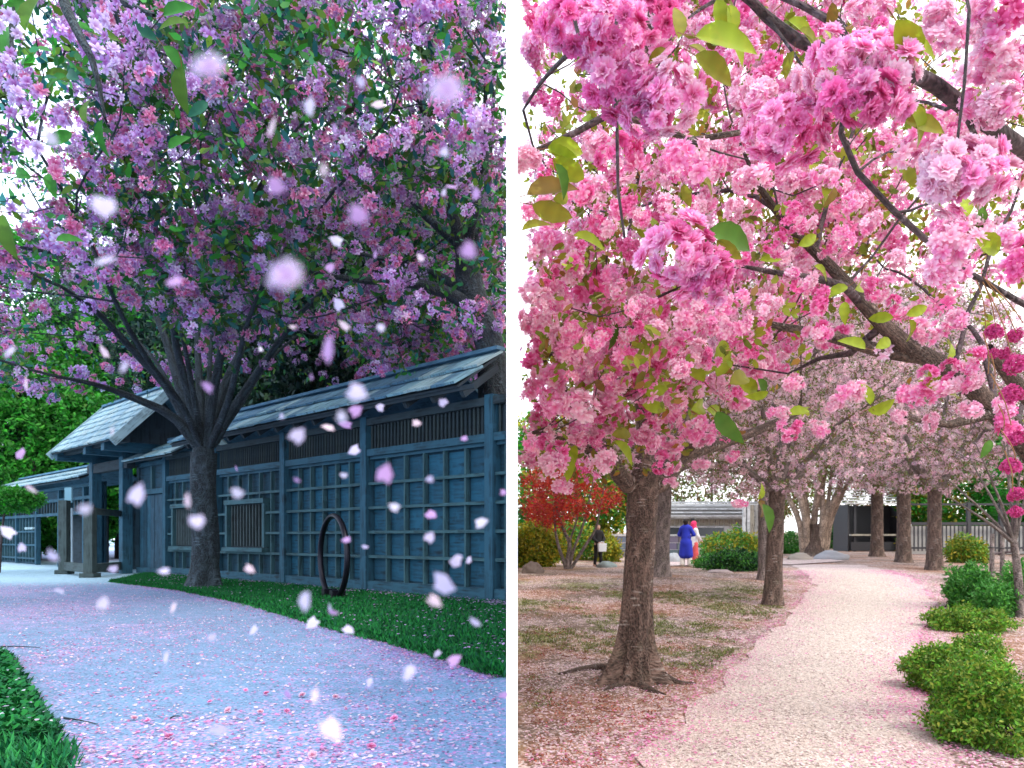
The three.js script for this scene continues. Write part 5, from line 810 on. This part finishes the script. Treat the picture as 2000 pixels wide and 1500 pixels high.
rock('large grey rock at the foot of the many stemmed tree', 1624, 1093, 66, 17, .5, [.36, .36, .38]); rock('flat pale rock left of the many stemmed tree', 1562, 1094, 50, 14, .4, [.38, .33, .28]); rock('grey rock left of the women', 1312, 1098, 36, 18, .4, [.36, .38, .4]); rock('brown rock like a stump at the left edge under the yellow shrub', 1040, 1118, 44, 20, .4, [.16, .12, .1]); rock('flat pink grey stone before the dark shrub', 1405, 1118, 50, 6, .3, [.4, .32, .31]); rock('teal grey rock left of the stout trunk', 1185, 1108, 40, 12, .3, [.25, .31, .3]);

// ------------------------------------------------------------------ house, fences and shed in the background
{
  const X = (px, d) => (px - HX) / F * d, Y = (py, d) => EYE - (py - HY) / F * d, pale = std({ color: lin(.62, .62, .6), roughness: .9 }), grey = wood(.36, .35, .33), beige = wood(.40, .37, .30), darkw = std({ color: lin(.03, .03, .035), roughness: .5 }), glass = std({ color: lin(.05, .06, .07), roughness: .15 }), white = wood(.66, .67, .68);
  { const d = 40, h = thing('pale_house', 'low pale house with a long light roof behind the two women', 'house', [X(1385, d), .7, -d]), w = X(1500, d) - X(1270, d);
    part('wall', box(w, 1.95, 3, 0, .95, -1.5), pale, h);
    for (let r = 0; r < 5; r++) part('roof_course', box(w + .5, .07, .42, 0, 2.02 + r * .19, .32 - r * .33), white, h);
    part('fascia', box(w + .5, .12, .05, 0, 1.95, .5), grey, h); part('gable_fill', box(w, .8, 2, 0, 2.3, -1.6), pale, h);
    for (const [x, ww] of [[-.1, 1.7], [1.65, .9], [-2, 1.2]]) { const n = part('window', box(ww, .45, .04, x, 1.2, .02), glass, h); part('frame', merge([box(ww + .14, .08, .1, x, 1.46, .04), box(ww + .14, .09, .14, x, .94, .05), box(.07, .44, .09, x - ww / 2 - .03, 1.2, .04), box(.07, .44, .09, x + ww / 2 + .03, 1.2, .04)]), white, n); }
    for (let i = 0; i < 24; i++) part('wall_board', box(w / 24 - .03, .34, .03, -w / 2 + (i + .5) * w / 24, 1.68, .02), beige, h);
    for (const x of [-.95, 2.9]) part('post', box(.14, 2.0, .14, x, .97, .42), darkw, h); }
  { const d = 32, f = thing('board_fence', 'short tall fence of upright grey boards between the pale house and the many stemmed tree', 'fence', [X(1480, d), hR(d), -d]), x0 = X(1452, d) - X(1480, d), x1 = X(1530, d) - X(1480, d), n = 11, h = Y(986, d) - hR(d);
    for (let i = 0; i < n; i++) part('board', box((x1 - x0) / n - .02, h + rr(-.02, .02), .04, x0 + (i + .5) * (x1 - x0) / n, h / 2, (i % 2) * .035), i % 3 ? beige : grey, f); for (const y of [.3, h - .25]) part('rail', box(x1 - x0, .09, .05, (x0 + x1) / 2, y, -.06), grey, f); for (const x of [x0, x0 + .17]) part('post', box(.12, h + .12, .12, x, h / 2 + .06, .1), white, f); }
  { const d = 44, s = thing('garden_shed', 'dark open shed with a white lean roof behind the row of cherries', 'shed', [X(1715, d), hR(d), -d]), w = X(1775, d) - X(1660, d), top = Y(985, d) - hR(d);
    part('back_wall', box(w, top, .1, 0, top / 2, -2), darkw, s); part('side_wall', box(.1, top, 2, -w / 2, top / 2, -1), darkw, s); part('side_wall', box(.1, top, 2, w / 2, top / 2, -1), darkw, s); for (const x of [-w / 2 + .3, 0, w / 2 - .2]) part('post', box(.14, top, .14, x, top / 2, .1), darkw, s);
    for (let r = 0; r < 9; r++) part('roof_course', box(w + .8, .07, .42, 0, top + .05 + r * .17, .3 - r * .33), white, s); part('counter', box(w, .1, .3, 0, .95, .2), beige, s); part('counter_front', box(w * .96, .5, .06, 0, .3, .15), darkw, s); }
  { const d = 38, f = thing('dark_railing', 'dark timber railing with upright bars behind the nearest cherries at the right', 'fence', [X(1880, d), hR(d), -d]), x0 = X(1765, d) - X(1880, d), x1 = X(2040, d) - X(1880, d), h = Y(985, d) - hR(d), lw = std({ color: lin(.5, .5, .48) });
    for (const [y, t] of [[h, .1], [h * .62, .14], [.35, .1]]) part('rail', box(x1 - x0, t, .09, (x0 + x1) / 2, y, 0), darkw, f); for (let x = x0; x <= x1; x += 1.6) part('post', box(.16, h + .1, .16, x, h / 2 + .05, 0), darkw, f); for (let x = x0 + .1; x < x1; x += .2) part('bar', box(.06, h * .5, .04, x, h * .33, .03), darkw, f); part('backing', box(x1 - x0, h * .55, .03, (x0 + x1) / 2, h * .3, -.3), lw, f); }
  { const d = 36, f = thing('low_wall', 'low dark grey stone wall left of the woman in blue', 'wall', [X(1255, d), hR(d), -d]), x0 = X(1180, d) - X(1255, d), x1 = X(1345, d) - X(1255, d);
    for (let r = 0; r < 3; r++) { let x = x0 - (r % 2) * .25; while (x < x1) { const w = rr(.4, .7); part('stone', box(w - .025, .3, .34 + rr(0, .05), x + w / 2, .16 + r * .32, rr(-.02, .02)), std({ color: lin(.13 * rr(.7, 1.2), .14 * rr(.8, 1.1), .16 * rr(.8, 1.2)) }), f); x += w; } } part('coping', box(x1 - x0 + .3, .07, .45, (x0 + x1) / 2, 1.0, 0), std({ color: lin(.4, .42, .43) }), f); }
}
// ------------------------------------------------------------------ people
function body(caps, res, lo, hi, k = .035) {                 // one smooth surface round tapered capsules [a, b, ra, rb]
  const mc = new MarchingCubes(res, std({}), false, false, 90000), c = lo.clone().add(hi).multiplyScalar(.5), s = Math.max(hi.x - lo.x, hi.y - lo.y, hi.z - lo.z) / 2 * 1.08, q = V(0, 0, 0), ab = V(0, 0, 0), ap = V(0, 0, 0);
  mc.isolation = 0; const half = res / 2;
  for (let z = 0; z < res; z++) for (let y = 0; y < res; y++) for (let x = 0; x < res; x++) {
    q.set((x - half) / half * s + c.x, (y - half) / half * s + c.y, (z - half) / half * s + c.z); let d = 9;
    for (const [a, b, ra, rb, sz = 1] of caps) { ab.subVectors(b, a); ap.subVectors(q, a); const t = Math.min(1, Math.max(0, ap.dot(ab) / (ab.lengthSq() + 1e-9))); ap.addScaledVector(ab, -t); ap.z /= sz; const e = ap.length() - mix(ra, rb, t), h = Math.max(0, k - Math.abs(d - e)) / k; d = Math.min(d, e) - h * h * k * .25; }
    mc.field[x + y * res + z * res * res] = -d;
  }
  mc.update(); const n = mc.count, P = new Float32Array(n * 3); for (let i = 0; i < n; i++) { P[i * 3] = mc.positionArray[i * 3] * s + c.x; P[i * 3 + 1] = mc.positionArray[i * 3 + 1] * s + c.y; P[i * 3 + 2] = mc.positionArray[i * 3 + 2] * s + c.z; }
  let g = new THREE.BufferGeometry(); g.setAttribute('position', new THREE.BufferAttribute(P, 3)); g = mergeVertices(g, 1e-4); g.computeVertexNormals(); return g;
}
function hand(wrist, dir, side) {                            // palm, four unequal bent fingers and a thumb
  const caps = [], f = dir.clone().normalize(), s = V(f.y, -f.x, f.z * .2).normalize().multiplyScalar(side), n = f.clone().cross(s).normalize(), p = (a, b, c) => wrist.clone().addScaledVector(f, a).addScaledVector(s, b).addScaledVector(n, c);
  caps.push([p(0, 0, 0), p(.075, .008, 0), .024, .028, .8]);
  [[.026, .066], [.009, .075], [-.009, .07], [-.026, .055]].forEach(([b, l]) => { caps.push([p(.08, b, 0), p(.08 + l * .55, b * 1.1, .006), .0085, .008], [p(.08 + l * .55, b * 1.1, .006), p(.08 + l, b * 1.1, .028), .008, .0068]); });
  caps.push([p(.02, .026, 0), p(.055, .052, .01), .0105, .009], [p(.055, .052, .01), p(.085, .058, .022), .009, .0075]);
  const lo = wrist.clone().addScalar(-.16), hi = wrist.clone().addScalar(.16); return body(caps, 44, lo, hi, .012);
}
function person(label, base, turn, H, o) {
  const t = thing('person', label, 'person', base, turn), u = H / 1.7, J = (x, y, z) => V(x * u, y * u, z * u), R = (r) => r * u, skin = std({ color: lin(...(o.skin ?? [.5, .3, .22])), roughness: .6 });
  const sh = 1.4, hip = .9, lo = J(-.5, -.05, -.5), hi = J(.5, 1.78, .5), arms = o.arms;
  const caps = [[J(0, 1.58, .01), J(0, 1.64, 0), R(.082), R(.088), 1.12], [J(0, 1.54, .03), J(0, 1.57, .03), R(.055), R(.06)], [J(0, 1.575, .1), J(0, 1.6, .085), R(.014), R(.01)], [J(-.086, 1.59, 0), J(-.088, 1.62, -.005), R(.014), R(.018)], [J(.086, 1.59, 0), J(.088, 1.62, -.005), R(.014), R(.018)], [J(0, 1.42, -.01), J(0, 1.54, 0), R(.05), R(.048)], [J(-.1, sh - .03, 0), J(.1, sh - .03, 0), R(.08), R(.08), .8], [J(0, 1.32, 0), J(0, 1.08, 0), R(.13), R(.115), .75], [J(-.05, hip + .03, 0), J(.05, hip + .03, 0), R(.12), R(.12), .9]];
  for (const [i, s] of [[0, -1], [1, 1]]) { const [el, wr] = arms[i].map((p) => J(...p)), kn = J(s * .1, .48, .02), an = J(s * .1 + (o.stance ?? .02) * s, .08, -.01); caps.push([J(s * .17, sh - .02, 0), el, R(.052), R(.04)], [el, wr, R(.04), R(.027)], [J(s * .09, .86, 0), kn, R(.085), R(.058)], [kn, an, R(.056), R(.038)], [an.clone().add(J(0, -.035, -.02)), an.clone().add(J(s * .015, -.048, .13)), R(.038), R(.028)]); }
  const parts = [body(caps, 84, lo, hi, .04 * u), ...[[0, -1], [1, 1]].map(([i, s]) => { const [el, wr] = arms[i].map((p) => J(...p)); return hand(wr, wr.clone().sub(el), s); })];
  part('body', merge(parts.map((g) => { for (const k of Object.keys(g.attributes)) if (!['position', 'normal'].includes(k)) g.deleteAttribute(k); return g; })), skin, t);
  for (const s of [-1, 1]) part('eye', new THREE.SphereGeometry(R(.011), 8, 6).translate(s * R(.032), R(1.615), R(.09)), std({ color: lin(.02, .015, .01), roughness: .2 }), t);
  part('mouth', new THREE.CapsuleGeometry(R(.007), R(.03), 3, 8).rotateZ(Math.PI / 2).translate(0, R(1.545), R(.088)), std({ color: lin(.35, .1, .09) }), t);
  for (const c of o.clothes) part(c[0], body(c[2](J, R, arms.map((a) => a.map((p) => J(...p)))), c[3] ?? 72, lo, hi, .05 * u), std({ color: lin(...c[1]), roughness: .85 }), t);
  return t;
}
const shoes = (J, R) => [-1, 1].map((s) => [J(s * .12, .045, -.03), J(s * .135, .035, .14), R(.05), R(.04)]);
person('woman with dark hair in a long blue coat and white trousers, seen from behind', onR(1340, 1106), Math.PI - .5, 1.6, {
  arms: [[[-.27, 1.16, .05], [-.14, 1.12, .26]], [[.27, 1.16, .05], [.12, 1.1, .26]]], stance: .05,
  clothes: [['coat', [.015, .03, .42], (J, R, a) => [[J(0, 1.4, 0), J(0, 1.1, 0), R(.16), R(.15), .8], [J(-.12, 1.4, 0), J(.12, 1.4, 0), R(.09), R(.09), .9], [J(0, 1.1, 0), J(0, .85, 0), R(.15), R(.19), .85], [J(-.05, .85, 0), J(-.1, .42, 0), R(.17), R(.16), .9], [J(.05, .85, 0), J(.1, .42, 0), R(.17), R(.16), .9], ...[0, 1].flatMap((i) => [[J((i ? 1 : -1) * .17, 1.38, 0), a[i][0], R(.075), R(.062)], [a[i][0], a[i][1].clone().lerp(a[i][0], .12), R(.062), R(.05)]])]],
    ['belt', [.012, .02, .3], (J, R) => [[J(-.06, 1.06, 0), J(.06, 1.06, 0), R(.125), R(.125), .95]]],
    ['trousers', [.72, .7, .66], (J, R) => [-1, 1].flatMap((s) => [[J(s * .09, .8, 0), J(s * .12, .45, .01), R(.095), R(.085)], [J(s * .12, .45, .01), J(s * .145, .08, 0), R(.085), R(.095)]])], ['shoes', [.6, .57, .52], shoes],
    ['hair', [.018, .012, .01], (J, R) => [[J(0, 1.64, -.03), J(0, 1.66, -.02), R(.1), R(.1), 1.05], [J(0, 1.6, -.05), J(0, 1.55, -.055), R(.08), R(.06)], [J(0, 1.68, -.12), J(0, 1.67, -.13), R(.05), R(.045)]]]] });
person('woman in a red headscarf, white top and coral trousers, right beside the woman in blue', onR(1356, 1103), Math.PI / 2 + .3, 1.52, {
  arms: [[[-.24, 1.15, .03], [-.16, 1.0, .2]], [[.24, 1.15, .03], [.16, 1.0, .2]]],
  clothes: [['top', [.74, .72, .72], (J, R, a) => [[J(0, 1.38, 0), J(0, 1.05, 0), R(.155), R(.16), .8], [J(-.11, 1.39, 0), J(.11, 1.39, 0), R(.085), R(.085)], [J(0, 1.05, 0), J(0, .82, 0), R(.16), R(.18), .85], ...[0, 1].flatMap((i) => [[J((i ? 1 : -1) * .17, 1.38, 0), a[i][0], R(.07), R(.06)], [a[i][0], a[i][1].clone().lerp(a[i][0], .12), R(.06), R(.048)]])]],
    ['trousers', [.62, .09, .09], (J, R) => [-1, 1].flatMap((s) => [[J(s * .08, .85, 0), J(s * .1, .45, .01), R(.11), R(.095)], [J(s * .1, .45, .01), J(s * .115, .07, 0), R(.095), R(.08)]])], ['shoes', [.55, .5, .45], shoes],
    ['headscarf', [.72, .03, .13], (J, R) => [[J(0, 1.64, -.025), J(0, 1.66, -.02), R(.108), R(.108), 1.08], [J(0, 1.6, -.05), J(0, 1.42, -.04), R(.1), R(.12)], [J(-.07, 1.5, .02), J(-.1, 1.38, .06), R(.05), R(.06)], [J(.07, 1.5, .02), J(.1, 1.38, .06), R(.05), R(.06)]]]] });
{
  const p = onR(1168, 1106), t = Math.PI * .12;
  person('person in black clothes holding a white bag, between the maple stems and the stout trunk', p, t, 1.42, {
    arms: [[[-.25, 1.14, .06], [-.1, .98, .24]], [[.25, 1.14, .06], [.1, .98, .24]]], stance: .07,
    clothes: [['jacket', [.012, .012, .014], (J, R, a) => [[J(0, 1.38, 0), J(0, 1.05, 0), R(.155), R(.15), .8], [J(-.12, 1.39, 0), J(.12, 1.39, 0), R(.085), R(.085)], [J(0, 1.05, 0), J(0, .88, 0), R(.15), R(.16), .9], ...[0, 1].flatMap((i) => [[J((i ? 1 : -1) * .17, 1.38, 0), a[i][0], R(.07), R(.06)], [a[i][0], a[i][1].clone().lerp(a[i][0], .12), R(.06), R(.045)]])]],
      ['trousers', [.01, .01, .012], (J, R) => [-1, 1].flatMap((s) => [[J(s * .09, .84, 0), J(s * .11, .45, .01), R(.1), R(.075)], [J(s * .11, .45, .01), J(s * .15, .08, 0), R(.075), R(.06)]])], ['shoes', [.02, .02, .02], shoes],
      ['hair', [.05, .035, .03], (J, R) => [[J(0, 1.65, -.025), J(0, 1.66, -.02), R(.1), R(.1), 1.05], [J(0, 1.6, -.05), J(0, 1.5, -.055), R(.075), R(.06)]]]] });
  const b = thing('bag', 'white bag held at the waist by the person in black', 'bag', p.clone().add(V(Math.sin(t) * .3, .52, Math.cos(t) * .3)), t), w = std({ color: lin(.7, .73, .76) });
  const s = new THREE.Shape(); s.moveTo(-.13, 0); s.lineTo(.13, 0); s.lineTo(.15, .26); s.lineTo(-.15, .26); const g = new THREE.ExtrudeGeometry(s, { depth: .07, bevelEnabled: true, bevelSize: .012, bevelThickness: .012, bevelSegments: 2 }); part('pouch', g.translate(0, 0, -.035), w, b);
  for (const z of [-.03, .03]) part('handle', new THREE.TorusGeometry(.07, .008, 6, 16, Math.PI).translate(0, .26, z), w, b);
}
renderer.render(scene, camera);
